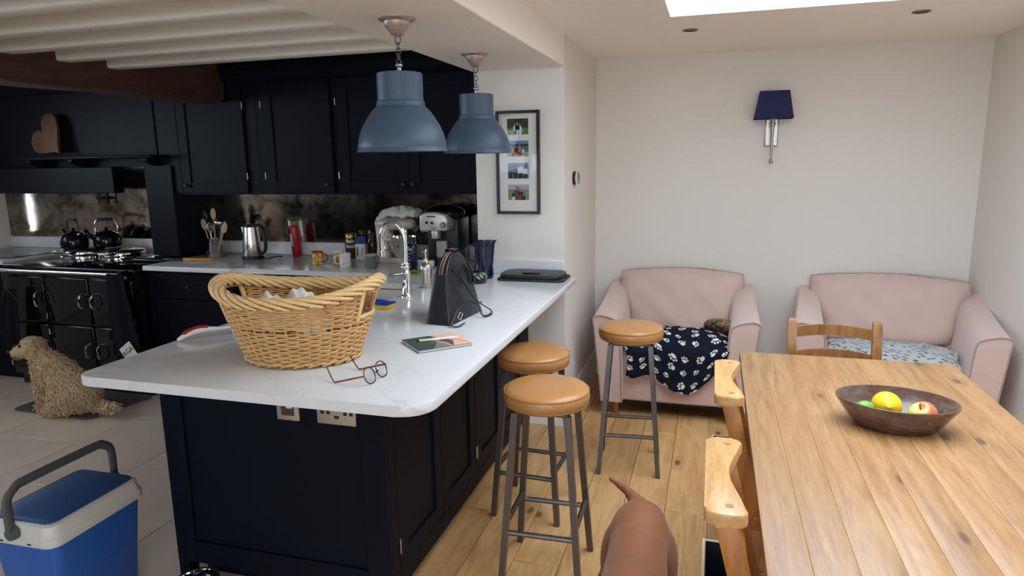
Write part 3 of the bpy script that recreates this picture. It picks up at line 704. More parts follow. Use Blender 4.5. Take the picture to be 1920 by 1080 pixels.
# --- pink armchairs
def armchair(label, loc, rotz, w=.97):
    """Wide velvet armchair; local x across, front at y=0, back at y=+.8."""
    t = thing('armchair', label, 'armchair', loc, rotz, 'pink velvet armchairs')
    h = w/2; D = .80
    B().box((-h+.10, .03, .10), (h-.10, D-.06, .30), .02, 3).o('base', 'pink_velvet', t)
    B().box((-h+.12, .05, .085), (h-.12, D-.08, .10)).o('underside', 'sofa_underside', t)
    B().box((-h+.175, .0, .27), (h-.175, .58, .435), .05, 5).o('seat_cushion', 'pink_velvet', t)
    for sd in (-1, 1):
        rings = []
        for k in range(13):
            f = k/12; y = .0+.79*f; zt = .640+.085*f**1.3; nar = 1-.22*f
            o0, o1 = h-.055, h                       # outer edge bottom, top
            i1 = h-.165*nar; i0 = h-.185
            ring = [(o0, .095), (o0+.012, .25), (o1-.008, zt-.06), (o1, zt-.022), (o1-.012, zt-.004), (o1-.05, zt), (i1+.04, zt-.012), (i1+.008, zt-.032), (i1-.006, zt-.075), (i0-.004, .30), (i0, .095)]
            rings.append([(sd*x, y, z) for x, z in ring])
        am = B().loft(rings).o('arm', 'pink_velvet', t, sharp=50)
        fr = [(sd*x, -.002, z) for x, z in ((h-.055, .10), (h-.043, .25), (h-.008, .58), (h-.001, .62), (h-.03, .640), (h-.08, .636), (h-.135, .618), (h-.160, .585), (h-.172, .45), (h-.185, .10))]
        B().tube(smoothpath(fr, 4), .0042, 6).o('piping', 'pink_piping', am)
    B().hull8([(-h+.12, .60, .10), (h-.12, .60, .10), (h-.10, D, .10), (-h+.10, D, .10)], [(-h+.10, .68, .72), (h-.10, .68, .72), (h-.08, D+.01, .72), (-h+.08, D+.01, .72)], .03, 4).o('back_frame', 'pink_velvet', t)
    bw = h-.085
    def cush(u, v, side):
        x = (u*2-1); z = v; e = max(0, 1-abs(x)**5)*max(0, 1-abs(z*2-1)**5); wid = bw*(.80+.22*min(1, z*1.25))
        p = V((x*wid+.006*n2(z*5, x*3), 0, .415+z*(.415-.035*(x*x)*z)))
        yb = .50+.175*z; p.y = yb+(.085 if side else .085)-(.085*e**.4+.010*n2(x*3, z*4) if not side else -.06*e**.5); return p
    bc = B(); bc.grid(lambda u, v: cush(u, v, 0), 24, 16); bc.grid(lambda u, v: cush(1-u, v, 1), 24, 16)
    bmesh.ops.remove_doubles(bc.bm, verts=bc.bm.verts[:], dist=.002)
    bc = bc.o('back_cushion', 'pink_velvet', t, sharp=80, subsurf=1)
    edge = [cush(0, k/10, 0) for k in range(11)]+[cush(k/16, 1, 0) for k in range(1, 17)]+[cush(1, 1-k/10, 0) for k in range(1, 11)]
    B().tube(edge, .0055, 6).o('piping', 'pink_piping', bc)
    for sx in (-1, 1):
        for y in (.07, .70): B().cyl((sx*(h-.14), y, .10), (sx*(h-.135), y, 0), .024, .017, 14).o('leg', 'old_chair_wood', t)
    return t
armchair('pink velvet armchair under the paw-print blanket', (-.197, 3.985, 0), 0)
armchair('pink velvet armchair in the corner with a pale grey blanket', (.985, 3.985, 0), -.125, 1.04)
# --- blankets and cushion
def drape(name, label, m, parent_loc, rotz, w, prof, hemfn, edgefn, uvs, thick=.008, amp=.008, group=None):
    """Cloth over a seat: prof is the (y, z) path from back to the hanging hem."""
    prof = [(0, a, c) for a, c in prof]; L = [0]
    for i in range(1, len(prof)): L.append(L[-1]+(V(prof[i])-V(prof[i-1])).length)
    def at(d):
        d = max(0, min(L[-1], d))
        for i in range(1, len(L)):
            if d <= L[i]:
                k = (d-L[i-1])/(L[i]-L[i-1]); return V(prof[i-1]).lerp(V(prof[i]), k)
        return V(prof[-1])
    def fn(u, v):
        d = v*L[-1]*hemfn(u); p = at(d); x = (u-.5)*w+edgefn(v, u)
        k = amp*n2(x*13, d*11, 1.0)
        hang = max(0, min(1, (p.y < .0)*1.0))
        sag = -.035*abs(u*2-1)**4
        return V((x, p.y-(abs(k) if p.y < .02 else 0)-.006*(p.y < .02), p.z+(k+sag if p.y >= .02 else sag*.3)))
    o = B().grid(fn, 40, 44, uvs).o(name, m, None, parent_loc, (0, 0, rotz), sharp=180, subsurf=1, solid=thick)
    return tag(o, label, 'blanket')
pf = [(p.x, p.y) for p in smoothpath([(.40, .475, 0), (.30, .515, 0), (.20, .535, 0), (.10, .525, 0), (.03, .49, 0), (-.006, .44, 0), (-.012, .38, 0), (-.012, .28, 0), (-.016, .13, 0)], 6)]
drape('paw_print_blanket', 'black fleece blanket with white paw prints on the pink seat', 'paw_fleece', (-.185, 3.985, 0), 0, .60, pf,
      lambda u: .80+.14*math.exp(-((u-.60)/.18)**2)+.018*math.sin(u*19)-.10*max(0, u-.85)/.15, lambda v, u: .02*math.sin(v*9+u*2), (.62, .75))
pg = [(.44, .47), (.32, .495), (.2, .50), (.1, .485), (.03, .455), (-.005, .41), (-.01, .30), (-.012, .22)]
drape('grey_blanket', 'pale grey fleece blanket with dark flecks on the corner armchair', 'grey_fleece', (.985, 3.985, 0), -.125, .66, pg,
      lambda u: .86+.04*math.sin(u*11), lambda v, u: .012*math.sin(v*8), (.66, .75), amp=.006)
c = B().ball((0, 0, 0), .5, (.30, .10, .26), 28, 16)
for v in c.bm.verts:
    v.co.x = math.copysign(abs(v.co.x/.15)**.75*.15, v.co.x) if v.co.x else 0; v.co.y *= 1+.1*n2(v.co.x*30, v.co.z*30)
tag(c.o('tapestry_cushion', 'tapestry', None, (.115, 4.335, .50), (.95, .1, -.25), sharp=180), 'small dark tapestry cushion behind the paw-print blanket', 'cushion')
# --- dining table
tb = thing('dining_table', 'long pine dining table with the fruit bowl on it', 'table', (.53, 1.965, 0))
TW, TL = .80, 1.94; NP = 9; pw = TW/NP
for i in range(NP):
    x0 = -TW/2+pw*i; b = B().box((x0+.0001, -TL/2, .728), (x0+pw-.0001, TL/2, .76), .0011, 2)
    b.o('tabletop_plank', 'pine_top', tb)
for y in (-TL/2+.12, TL/2-.14): B().box((-TW/2+.09, y-.012, .63), (TW/2-.09, y+.012, .728)).o('apron', 'pine_leg', tb)
for x in (-TW/2+.10, TW/2-.10): B().box((x-.012, -TL/2+.12, .63), (x+.012, TL/2-.14, .728)).o('apron', 'pine_leg', tb)
for sx in (-1, 1):
    for sy in (-1, 1):
        cx, cy = sx*(TW/2-.10), sy*(TL/2-.13)
        B().box((cx-.036, cy-.036, .60), (cx+.036, cy+.036, .728), .004, 1).lathe([(.024, 0), (.028, .04), (.026, .12), (.034, .35), (.037, .48), (.028, .53), (.037, .56), (.036, .60)], (cx, cy, 0), 20).o('leg', 'pine_leg', tb)
# --- church chairs on the left side of the table (face +x)
def make_church_chair():
    t = thing('church_chair', '', 'chair', (0, 0, 0), 0, 'wooden chairs with book boxes')
    # local: y across the chair, back at x=0, seat towards +x
    out = []
    n = 22
    crest = []
    for i in range(n+1):
        y = -.205+.41*i/n; e = abs(y)/.205; crest.append((y, .044-.030*(.5+.5*math.cos(PI*min(1, e*1.08)))))
    poly = [(-.040+.004*math.cos(i*.3), y) for i, y in enumerate([-.175+.35*k/10 for k in range(11)])]
    front = [(xx, y) for y, xx in crest]
    def cor(cx, cy, a0, a1): return arc(cx, cy, .026, a0, a1, 5)
    outline = cor(-.014, -.179, PI, 1.5*PI)+cor(.024, -.179, 1.5*PI, 2*PI)+[(xx, y) for xx, y in front if abs(y) < .150]+cor(.024, .179, 0, PI/2)+cor(-.014, .179, PI/2, PI)
    cr = B().prism(outline, .815, .847, 'z', .006, 3).o('crest_rail', 'crest_wood', t, sharp=40)
    for y in (-.165, .165): B().lathe([(.009, .8472), (.009, .8476)], (.012, y, 0), 16).o('dowel_plug', 'pine_leg', cr)
    for sy in (-1, 1):
        y = sy*.165
        B().hull8([(.085, y-.019, .40), (.135, y-.019, .40), (.135, y+.019, .40), (.085, y+.019, .40)], [(-.018, y-.019, .816), (.030, y-.019, .816), (.030, y+.019, .816), (-.018, y+.019, .816)], .003, 2).hull8([(.055, y-.018, 0), (.09, y-.018, 0), (.09, y+.018, 0), (.055, y+.018, 0)], [(.085, y-.019, .40), (.135, y-.019, .40), (.135, y+.019, .40), (.085, y+.019, .40)], .003, 2).o('back_post', 'chair_wood', t)
        B().hull8([(.43, y-.018, 0), (.46, y-.018, 0), (.46, y+.018, 0), (.43, y+.018, 0)], [(.42, y-.02, .43), (.46, y-.02, .43), (.46, y+.02, .43), (.42, y+.02, .43)], .003, 2).o('front_leg', 'chair_wood', t)
        for z in (.12, .24): B().cyl((.09, y, z), (.44, y, z), .010, n=12).o('side_stretcher', 'chair_wood', t)
    for z, xo in ((.70, .026), (.58, .056)): B().box((xo-.006, -.15, z-.045), (xo+.010, .15, z+.045), .003, 1).o('back_slat', 'chair_wood', t)
    B().box((.09, -.195, .43), (.47, .195, .452), .008, 2).o('seat', 'chair_wood', t)
    for x in (.085, .44): B().cyl((x, -.15, .17), (x, .15, .17), .010, n=12).o('cross_stretcher', 'chair_wood', t)
    bk = B().box((-.040, -.185, .42), (-.032, .185, .56), .001, 1).box((-.032, -.185, .42), (.05, -.177, .56), .001, 1).box((-.032, .177, .42), (.05, .185, .56), .001, 1).o('book_box', 'box_wood', t)
    B().box((-.0318, -.1765, .425), (-.0298, .1765, .5585)).box((-.0298, -.1765, .42), (.049, .1765, .425)).box((-.0298, .1745, .425), (.049, .1765, .5585)).box((-.0298, -.1765, .425), (.049, -.1745, .5585)).box((.047, -.1745, .425), (.049, .1745, .5585)).o('box_lining', 'box_navy', bk)
    return t
cc = make_church_chair(); cc.location = (.045, 1.56, 0); cc['label'] = 'wooden church chair nearest the viewer, tucked under the table'
dup(cc, (.066, 2.295, 0), .0, 'wooden church chair on the table side nearer the paw-print blanket')
# --- ladder-back chair at the far end
t = thing('ladderback_chair', 'brown ladder-back dining chair at the far end of the table', 'chair', (.545, 3.21, 0))
for sx in (-1, 1):
    x = sx*.176
    rg = []
    for z, y, r in ((0, .05, .016), (.22, .02, .019), (.43, .0, .021), (.62, .012, .020), (.76, .034, .019), (.815, .046, .019), (.832, .05, .0185), (.843, .053, .014)): rg.append([(x-r, y-r*.8, z), (x+r, y-r*.8, z), (x+r, y+r*.8, z), (x-r, y+r*.8, z)])
    bb = B().loft(rg); bb.o('back_post', 'old_chair_wood', t, sharp=30)
    B().cyl((sx*.19, -.36, 0), (sx*.19, -.36, .45), .016, .02, 14).o('front_leg', 'old_chair_wood', t)
    for z in (.14, .27): B().cyl((x, .02, z), (sx*.19, -.36, z), .009, n=10).o('side_stretcher', 'old_chair_wood', t)
for z, hh in ((.783, .024), (.672, .024), (.562, .024)):
    rg = []
    for k in range(13):
        u = k/12*2-1; y = .012+(z-.56)*.11+.028*(1-u*u); zz = z+.012*(1-u*u); rg.append([(u*.162, y-.007, zz-hh), (u*.162, y+.007, zz-hh), (u*.162, y+.007, zz+hh), (u*.162, y-.007, zz+hh)])
    B().loft(rg).o('back_slat', 'old_chair_wood', t, sharp=40)
B().prism([(-.165, .0), (-.20, -.37), (.20, -.37), (.165, .0)], .425, .455, 'z', .012, 3).o('rush_seat', 'seat_rush', t)
for y in (-.36,): B().cyl((-.19, y, .2), (.19, y, .2), .009, n=10).o('cross_stretcher', 'old_chair_wood', t)
# --- fruit bowl
bw = B(); n = 56; prof = [(.001, 0), (.60, 0), (.68, .004), (.80, .030), (.93, .062), (1.0, .080), (1.0, .085), (.965, .086), (.93, .078), (.80, .050), (.62, .022), (.45, .015), (.001, .013)]
bw.loft([[(.168*r*math.cos(2*PI*k/n), .125*r*math.sin(2*PI*k/n), z) for k in range(n)] for r, z in prof], True)
tag(bw.o('fruit_bowl', 'bowl_wood', None, (.556, 2.20, .76), (0, 0, -.12), sharp=60), 'oval dark wooden bowl holding three fruits on the table', 'bowl')
lm = B(); lp = []
for k in range(19):
    f = k/18; a = PI*f; r = .037*math.sin(a)**.85; zz = -.043*math.cos(a)
    if k >= 16: r = max(r*.72, .001) if k < 18 else .001; zz += .004*(k-15)
    lp.append((max(r, .001), zz))
lemon = thing('lemon', 'yellow lemon in the middle of the wooden bowl', 'lemon', (.533, 2.21, .818), rot=(1.33, .15, -.12)); lemon.scale = (1.15,)*3
B().lathe(lp, n=32).o('peel', 'fruit_lemon', lemon, sharp=180)
B().lathe([(.001, .0520), (.006, .0515), (.0085, .049), (.005, .046)], n=16).o('nub', 'fruit_lemon', lemon, sharp=180)
lime = thing('lime', 'green lime at the left inside the wooden bowl', 'lime', (.462, 2.165, .816), rot=(.3, 1.2, .5))
B().lathe([(max(.0255*math.sin(PI*k/14), .001), -.030*math.cos(PI*k/14)) for k in range(15)], n=28).o('peel', 'fruit_lime', lime, sharp=180)
B().lathe([(.004, .0295), (.003, .0315), (.001, .032)], n=12).o('nub', 'stem_brown', lime)
ap = thing('apple', 'red and yellow apple at the right inside the wooden bowl', 'apple', (.622, 2.165, .812), rot=(.25, -.55, .2)); ap.scale = (1.15,)*3
B().lathe([(.001, -.026), (.012, -.029), (.024, -.024), (.033, -.008), (.0345, .006), (.030, .020), (.020, .029), (.010, .0285), (.004, .023), (.001, .021)], n=32).o('flesh', 'fruit_apple', ap, sharp=180)
B().tube([(0, 0, .020), (.002, .001, .030), (.006, .002, .038)], .0016, 6).o('stem', 'stem_brown', ap)
# --- wall lamp
wl = thing('wall_lamp', 'nickel wall lamp with a dark blue tapered shade', 'lamp', (.347, YF, 1.64))
B().box((-.042, -.012, 0), (.042, 0, .185), .003, 2).box((-.035, -.014, .007), (.035, -.012, .178), .001, 1).o('backplate', 'nickel', wl)
B().cyl((0, -.01, .10), (0, -.075, .10), .007, n=12).o('arm', 'nickel', wl)
B().lathe([(.011, -.095), (.011, -.085), (.006, -.08), (.006, -.07), (.010, .10), (.013, .13), (.018, .135), (.018, .145), (.013, .15), (.013, .165), (.019, .17), (.019, .20)], (0, -.078, 0), 20).ball((0, -.078, -.098), .0135).o('stem', 'nickel', wl)
sh = B(); f = lambda w, d, z, o: [(-w, -d-o, z), (w, -d-o, z), (w, d-o, z), (-w, d-o, z)]
sh.loft([f(.118, .066, .172, .078), f(.088, .050, .345, .078), f(.086, .048, .345, .078), f(.116, .064, .172, .078)], False, True, True).o('shade', 'shade_navy_cloth', wl)
# --- heating control on the divider
th = thing('thermostat', 'small round black heating dial on the divider wall', 'thermostat', (XD, 4.03, 1.467), rot=(0, PI/2, 0))
B().lathe([(.040, 0), (.041, .012), (.040, .018)], n=36).o('body', 'black_plastic', th); B().lathe([(.042, .018), (.042, .028), (.038, .031), (.001, .031)], n=36).o('dial', 'chrome', th); B().lathe([(.036, .0312), (.001, .0316)], n=36).o('screen', 'black_gloss', th)
# --- framed photographs
pf = thing('picture_frame', 'slim black frame with four family photographs in a column', 'picture', (-1.0765, YS, 1.272))
W2, HH = .128, .58
for a, c in (((-W2, 0), (-W2+.016, HH)), ((W2-.016, 0), (W2, HH)), ((-W2+.016, 0), (W2-.016, .016)), ((-W2+.016, HH-.016), (W2-.016, HH))): B().box((a[0], -.028, a[1]), (c[0], 0, c[1]), .0015, 1).o('frame_bar', 'picture_frame', pf)
B().box((-W2+.016, -.012, .016), (W2-.016, -.002, HH-.016)).o('mount', 'mount_card', pf)
def photo(z0, bands, people):
    w, h = .062, .088
    ph = B().box((-w, -.0128, z0), (w, -.0121, z0+h)).o('photograph', bands[0][2], pf)
    for a, c, m in bands: B().box((-w, -.0131, z0+h*a), (w, -.0127, z0+h*c)).o('backdrop', m, ph)
    for x, s, top, legs, hr in people:
        zb = z0+.001; B().prism([(x-.011*s, zb), (x+.011*s, zb), (x+.009*s, zb+.028*s), (x-.009*s, zb+.028*s)], -.0137, -.0131, 'y').o('figure_legs', legs, ph)
        B().prism([(x-.012*s, zb+.022*s), (x+.012*s, zb+.022*s), (x+.013*s, zb+.046*s), (x+.006*s, zb+.05*s), (x-.006*s, zb+.05*s), (x-.013*s, zb+.046*s)], -.0139, -.0133, 'y').o('figure_top', top, ph)
        B().prism(arc(x, zb+.057*s, .0088*s, 0, 2*PI, 12)[:-1], -.0139, -.0133, 'y').o('figure_hair', hr, ph)
        B().prism(arc(x, zb+.0555*s, .0066*s, 0, 2*PI, 12)[:-1], -.0142, -.0138, 'y').o('figure_face', 'skin_print', ph)
photo(.448, [(0, .42, 'print_grass'), (.42, 1, 'print_trees')], [(-.014, .95, 'print_white', 'print_black', 'print_hair'), (-.002, 1.05, 'print_black', 'print_white', 'print_hair'), (.012, .9, 'print_white', 'print_white', 'print_hair')])
photo(.326, [(0, .3, 'print_sand'), (.3, .66, 'print_sea'), (.66, .78, 'print_trees'), (.78, 1, 'print_sky')], [(-.03, .75, 'skin_print', 'print_brown', 'print_hair'), (-.01, .95, 'print_brown', 'skin_print', 'print_hair'), (.01, 1.05, 'skin_print', 'print_brown', 'print_hair'), (.028, .8, 'print_white', 'skin_print', 'print_hair')])
photo(.202, [(0, .5, 'print_sea'), (.5, 1, 'print_sky')], [(-.045, 1.0, 'print_black', 'print_black', 'print_black'), (-.017, 1.1, 'print_black', 'print_black', 'print_hair'), (.013, 1.3, 'print_white', 'print_black', 'skin_print'), (.043, 1.1, 'print_white', 'print_black', 'print_hair')])
photo(.080, [(0, .58, 'print_field'), (.58, .66, 'print_grass'), (.66, 1, 'print_haze')], [(-.03, .8, 'print_black', 'print_white', 'print_hair'), (-.008, 1.15, 'print_brown', 'print_brown', 'print_black'), (.012, .95, 'print_brown', 'print_brown', 'print_hair'), (.03, 1.0, 'print_sea', 'print_black', 'print_sand')])
B().box((-W2+.016, -.018, .016), (W2-.016, -.017, HH-.016)).o('glazing', 'frame_glass', pf)
# --- pendant lamps
def make_pendant():
    t = thing('pendant_lamp', '', 'lamp', (0, 0, 2.075), 0, 'blue metal pendant lamps')
    B().lathe([(.066, 0), (.066, -.004), (.058, -.010), (.048, -.013), (.046, -.024), (.041, -.030), (.034, -.040), (.028, -.046), (.022, -.056), (.008, -.062)], n=36).o('ceiling_rose', 'rose_metal', t, sharp=50)
    rg = lambda z, r, pl: [((r*math.cos(a*PI/8) if pl else 0), (0 if pl else r*math.cos(a*PI/8)), z+1.35*r*math.sin(a*PI/8)) for a in range(16)]
    ch = B(); z = -.072
    ch.tube(rg(z, .011, True), .0022, 6, closed=True); z -= .021
    k = 0
    while z > -.155: ch.tube(rg(z, .0085, k % 2 == 1), .0019, 6, closed=True); z -= .0185; k += 1
    ch.o('chain', 'gunmetal', t)['kind'] = 'stuff'
    B().lathe([(.006, -.150), (.013, -.157), (.013, -.163), (.008, -.167), (.008, -.185)], n=16).o('cable_grip', 'nickel', t)
    b, R = -.462, .163
    o = [(.012, -.186), (.078, -.186), (.0815, -.189), (.0815, -.282), (.086, -.286), (.087, -.298), (.0875, -.302), (.090, -.3035)]
    for k in range(1, 15):
        f = k/14; o.append((.092+(R-.004-.092)*(1-(1-f)**1.85), -.304-.140*f))
    o += [(R-.004, -.445), (R-.002, -.452), (R+.001, b), (R-.002, b)]
    inn = [(r-.003, z) for r, z in o[::-1][2:-1]]
    B().lathe(o, n=64, cap=False).o('shade', 'shade_blue', t, sharp=35)
    B().lathe(inn+[(.01, -.1895)], n=64, cap=False).o('shade_lining', 'shade_inner', t, sharp=35)
    B().lathe([(.018, -.19), (.018, -.25), (.022, -.252), (.030, -.30), (.028, -.325), (.001, -.345)], n=20).o('bulb', 'ceramic_white', t)
    return t
p0 = make_pendant(); p0.location = (-1.095, 2.295, 2.075); p0['label'] = 'larger looking blue pendant lamp nearer the viewer'
dup(p0, (-1.108, 3.155, 2.075), .4, 'farther blue pendant lamp in front of the picture frame')

# ================================================================ DOGS
def fur_tufts(body, n, length, rad, m, seed, keep=None, curl=1.0):
    """Short curled locks of coat growing out of the body."""
    rnd = random.Random(seed); me = body.data; me.calc_loop_triangles()
    tris = me.loop_triangles; cum = []; tot = 0
    for t in tris: tot += t.area; cum.append(tot)
    import bisect
    vs, fs = [], []
    for _ in range(n):
        t = tris[bisect.bisect(cum, rnd.random()*tot)]; a, b, c = (me.vertices[i].co for i in t.vertices)
        u, v = rnd.random(), rnd.random()
        if u+v > 1: u, v = 1-u, 1-v
        p = a+(b-a)*u+(c-a)*v; nn = t.normal.copy()
        k = keep(p) if keep else 1.0
        if k <= 0: continue
        L = length*k*(.6+.8*rnd.random()); r = rad*(.7+.6*rnd.random())
        side = nn.orthogonal(); side.rotate(Matrix.Rotation(rnd.random()*6.28, 3, nn)); dn = V((0, 0, -1))
        pts = []
        for i in range(4):
            f = i/3; pts.append(p-nn*.003+nn*L*(f-.45*f*f)+side*L*curl*.6*math.sin(f*2.6)+dn*L*.35*f*f)
        w = nn.cross(side); base = len(vs)
        for i in range(4):
            rr = r*(1-.72*i/3)
            for k2 in range(3):
                an = 2.094*k2; vs.append(pts[i]+(w*math.cos(an)+(side*.5+nn*.5)*math.sin(an))*rr)
        for i in range(3):
            for k2 in range(3):
                q = (k2+1) % 3; fs.append((base+i*3+k2, base+i*3+q, base+i*3+3+q, base+i*3+3+k2))
    me2 = bpy.data.meshes.new('fur'); me2.from_pydata(vs, [], fs)
    for p in me2.polygons: p.use_smooth = True
    me2.materials.append(MATS[m]); o = bpy.data.objects.new('fur', me2); COL.objects.link(o); o.parent = body; o['kind'] = 'stuff'; return o
# --- curly dog sitting on the mat, facing left
dg1 = thing('curly_dog', 'curly beige dog sitting on the grey mat by the cooker', 'dog', (-4.02, 3.20, .014))
P = []
c = lambda a, r0, b, r1: P.append(('c', a, r0, b, r1)); e = lambda p, sc, ro=None: P.append(('e', p, sc, ro))
c((.12, 0, .12), .125, (-.03, 0, .235), .112)      # rump to ribs
c((-.03, 0, .235), .112, (-.125, 0, .315), .085)   # ribs to shoulders
c((-.125, 0, .315), .08, (-.195, -.005, .385), .065) # neck
c((-.10, 0, .19), .085, (-.14, 0, .27), .085)      # chest
HD, HS, SK = V((-.72, -.69, 0)).normalized(), V((.69, -.72, 0)).normalized(), V((-.215, -.012, .418))
hp_ = lambda f, sd, z: tuple(SK+HD*f+HS*sd+V((0, 0, z)))
e(tuple(SK), (.074, .072, .066))                    # skull
c(hp_(.04, 0, -.020), .050, hp_(.085, 0, -.032), .040)   # muzzle
for sd in (-1, 1): c(hp_(-.005, sd*.056, .026), .022, hp_(-.012, sd*.074, -.055), .026)   # ears
for sy in (-1, 1):
    c((-.125, sy*.055, .22), .048, (-.145, sy*.055, .09), .033); c((-.145, sy*.055, .09), .031, (-.15, sy*.058, .02), .028); c((-.15, sy*.058, .02), .024, (-.185, sy*.060, .016), .021)
    e((.07, sy*.095, .095), (.115, .055, .085)); c((.02, sy*.115, .05), .045, (-.045, sy*.115, .025), .026); c((-.045, sy*.115, .022), .024, (-.085, sy*.115, .018), .020)
c((.20, .01, .06), .045, (.30, -.01, .05), .030); c((.30, -.01, .05), .032, (.43, -.03, .065), .022)
body = blob('body', P, 'dog_curly', .0095, 3, dg1, .004)
def coat(p):
    f, sd, z = (p-SK).dot(HD), (p-SK).dot(HS), p.z-SK.z
    if f > .035 and abs(sd) < .055 and -.03 < z < .03: return 0.0
    if f > .03: return .55
    return .8 if p.z > .33 else 1.5 if p.x > .26 else 1.0
fur_tufts(body, 10000, .018, .0042, 'dog_fur', 3, coat)
B().ball(hp_(.124, 0, -.020), .0165, (1, 1, .85), 14, 9).o('nose', 'dog_nose', dg1)
for sd in (-1, 1): B().ball(hp_(.061, sd*.031, .016), .0118, n=12, m=8).o('eye', 'dog_nose', dg1)
B().tube([hp_(.112, -.024, -.052), hp_(.122, 0, -.056), hp_(.112, .024, -.052), hp_(.085, .038, -.054)], .0045, 6).o('mouth', 'dog_muzzle', dg1)
# --- brown short-haired dog walking towards the viewer
dg2 = thing('brown_dog', 'smooth chestnut-brown dog seen from above beside the stools', 'dog', (-.165, 1.62, 0), .05)
P = []
e((0, .30, .43), (.094, .15, .105)); c((0, .38, .42), .088, (0, .20, .44), .088)        # hips, loin
c((0, .20, .44), .086, (0, .02, .43), .098); e((0, -.06, .41), (.105, .20, .135))       # waist, chest
c((0, -.16, .45), .085, (.0, -.24, .50), .068); c((0, -.24, .50), .066, (-.01, -.33, .56), .055)
e((-.01, -.385, .585), (.055, .07, .055)); c((-.01, -.42, .57), .038, (-.015, -.52, .545), .026)
for sx in (-1, 1):
    e((sx*.078, .315, .345), (.042, .085, .11)); c((sx*.085, .30, .27), .046, (sx*.085, .34, .21), .032); c((sx*.085, .34, .21), .030, (sx*.083, .415, .17), .022); c((sx*.083, .415, .165), .020, (sx*.083, .40, .04), .017); c((sx*.083, .40, .022), .020, (sx*.083, .355, .016), .017)
    e((sx*.085, -.10, .37), (.036, .07, .105)); c((sx*.078, -.11, .30), .038, (sx*.075, -.10, .17), .023); c((sx*.075, -.10, .17), .021, (sx*.075, -.11, .03), .017); c((sx*.075, -.11, .020), .020, (sx*.075, -.145, .016), .018)
    c((sx*.045-.01, -.36, .60), .018, (sx*.075-.01, -.375, .53), .020); c((sx*.075-.01, -.375, .53), .020, (sx*.075-.01, -.385, .49), .012)
c((0, .43, .465), .028, (-.05, .485, .488), .018); c((-.05, .485, .488), .018, (-.115, .54, .498), .009)
blob('body', P, 'dog_brown', .0105, 5, dg2)
B().ball((-.016, -.543, .548), .014, (1.1, .8, .9), 12, 8).o('nose', 'dog_brown_dark', dg2)
for sx in (-1, 1): B().ball((sx*.032-.012, -.435, .598), .009, n=12, m=8).o('eye', 'dog_brown_dark', dg2)
# --- dog mat and cool box, feeding bowl
tag(B().prism([(x, y) for x, y in arc(-4.36, 3.16, .05, PI, 1.5*PI, 4)+[(-3.86, 3.105)]+arc(-3.80, 3.17, .07, -PI/2, -.2, 4)+[(-3.68, 3.50)]+arc(-3.72, 3.52, .05, .1, PI/2, 4)+arc(-4.36, 3.50, .06, PI/2, PI, 4)], .001, .011, 'z', .003, 1).o('dog_mat', 'mat_grey'), 'dark grey rounded mat under the curly dog', 'mat')
cb = thing('cool_box', 'blue plastic cool box with cream rim and grey handle', 'cool box', (-2.205, 1.70, 0), .03)
CW, CD, CH = .148, .196, .335
rr = lambda w, d, r, z: [(x, y, z) for x, y in rrect(-w, -d, w, d, r, 5)]
B().loft([rr(CW-.035, CD-.035, .03, .0), rr(CW-.03, CD-.03, .035, .01), rr(CW-.004, CD-.004, .04, CH)]).o('tub', 'cool_blue', cb, sharp=50)
B().loft([rr(CW+.004, CD+.004, .042, CH-.002), rr(CW+.008, CD+.008, .045, CH+.004), rr(CW+.008, CD+.008, .045, CH+.026), rr(CW+.002, CD+.002, .042, CH+.032), rr(CW-.004, CD-.004, .04, CH+.068), rr(CW-.012, CD-.012, .035, CH+.074)]).o('rim', 'cool_white', cb, sharp=40)
B().loft([rr(CW-.018, CD-.018, .03, CH+.070), rr(CW-.018, CD-.018, .03, CH+.080), rr(CW-.026, CD-.026, .028, CH+.086)]).o('lid', 'cool_lid_blue', cb, sharp=40)
hp = [(0, -CD-.014, CH+.045), (0, -CD-.016, CH+.10), (0, -CD-.012, CH+.165), (0, -CD+.02, CH+.195), (0, -CD+.06, CH+.203), (0, CD-.06, CH+.203), (0, CD-.02, CH+.195), (0, CD+.012, CH+.165), (0, CD+.016, CH+.10), (0, CD+.014, CH+.045)]
hd = B().tube(smoothpath(hp, 5), .017, 10, flat=(.45, 1.0), up=None).o('handle', 'cool_handle', cb, sharp=60)
for sy in (-1, 1): B().cyl((0, sy*(CD+.004), CH+.045), (0, sy*(CD+.024), CH+.045), .024, .021, 20).o('handle_pivot', 'cool_handle', hd)
for x in (-.06, .06): B().box((x-.008, -CD-.0095, CH+.008), (x+.008, -CD-.0075, CH+.013)).o('vent_slot', 'socket_dark', cb)
fb = thing('feeding_bowl', 'stainless steel dog bowl on the floor by the peninsula', 'bowl', (-1.765, 1.80, 0))
B().lathe([(.09, 0), (.092, .004), (.078, .055), (.076, .078), (.081, .082), (.080, .085), (.072, .083), (.070, .07), (.066, .02), (.001, .016)], n=44).o('dish', 'chrome', fb, sharp=60)
B().lathe([(.091, 0), (.094, .004), (.092, .010), (.088, .012)], n=44, cap=False).o('foot_ring', 'rubber', fb)

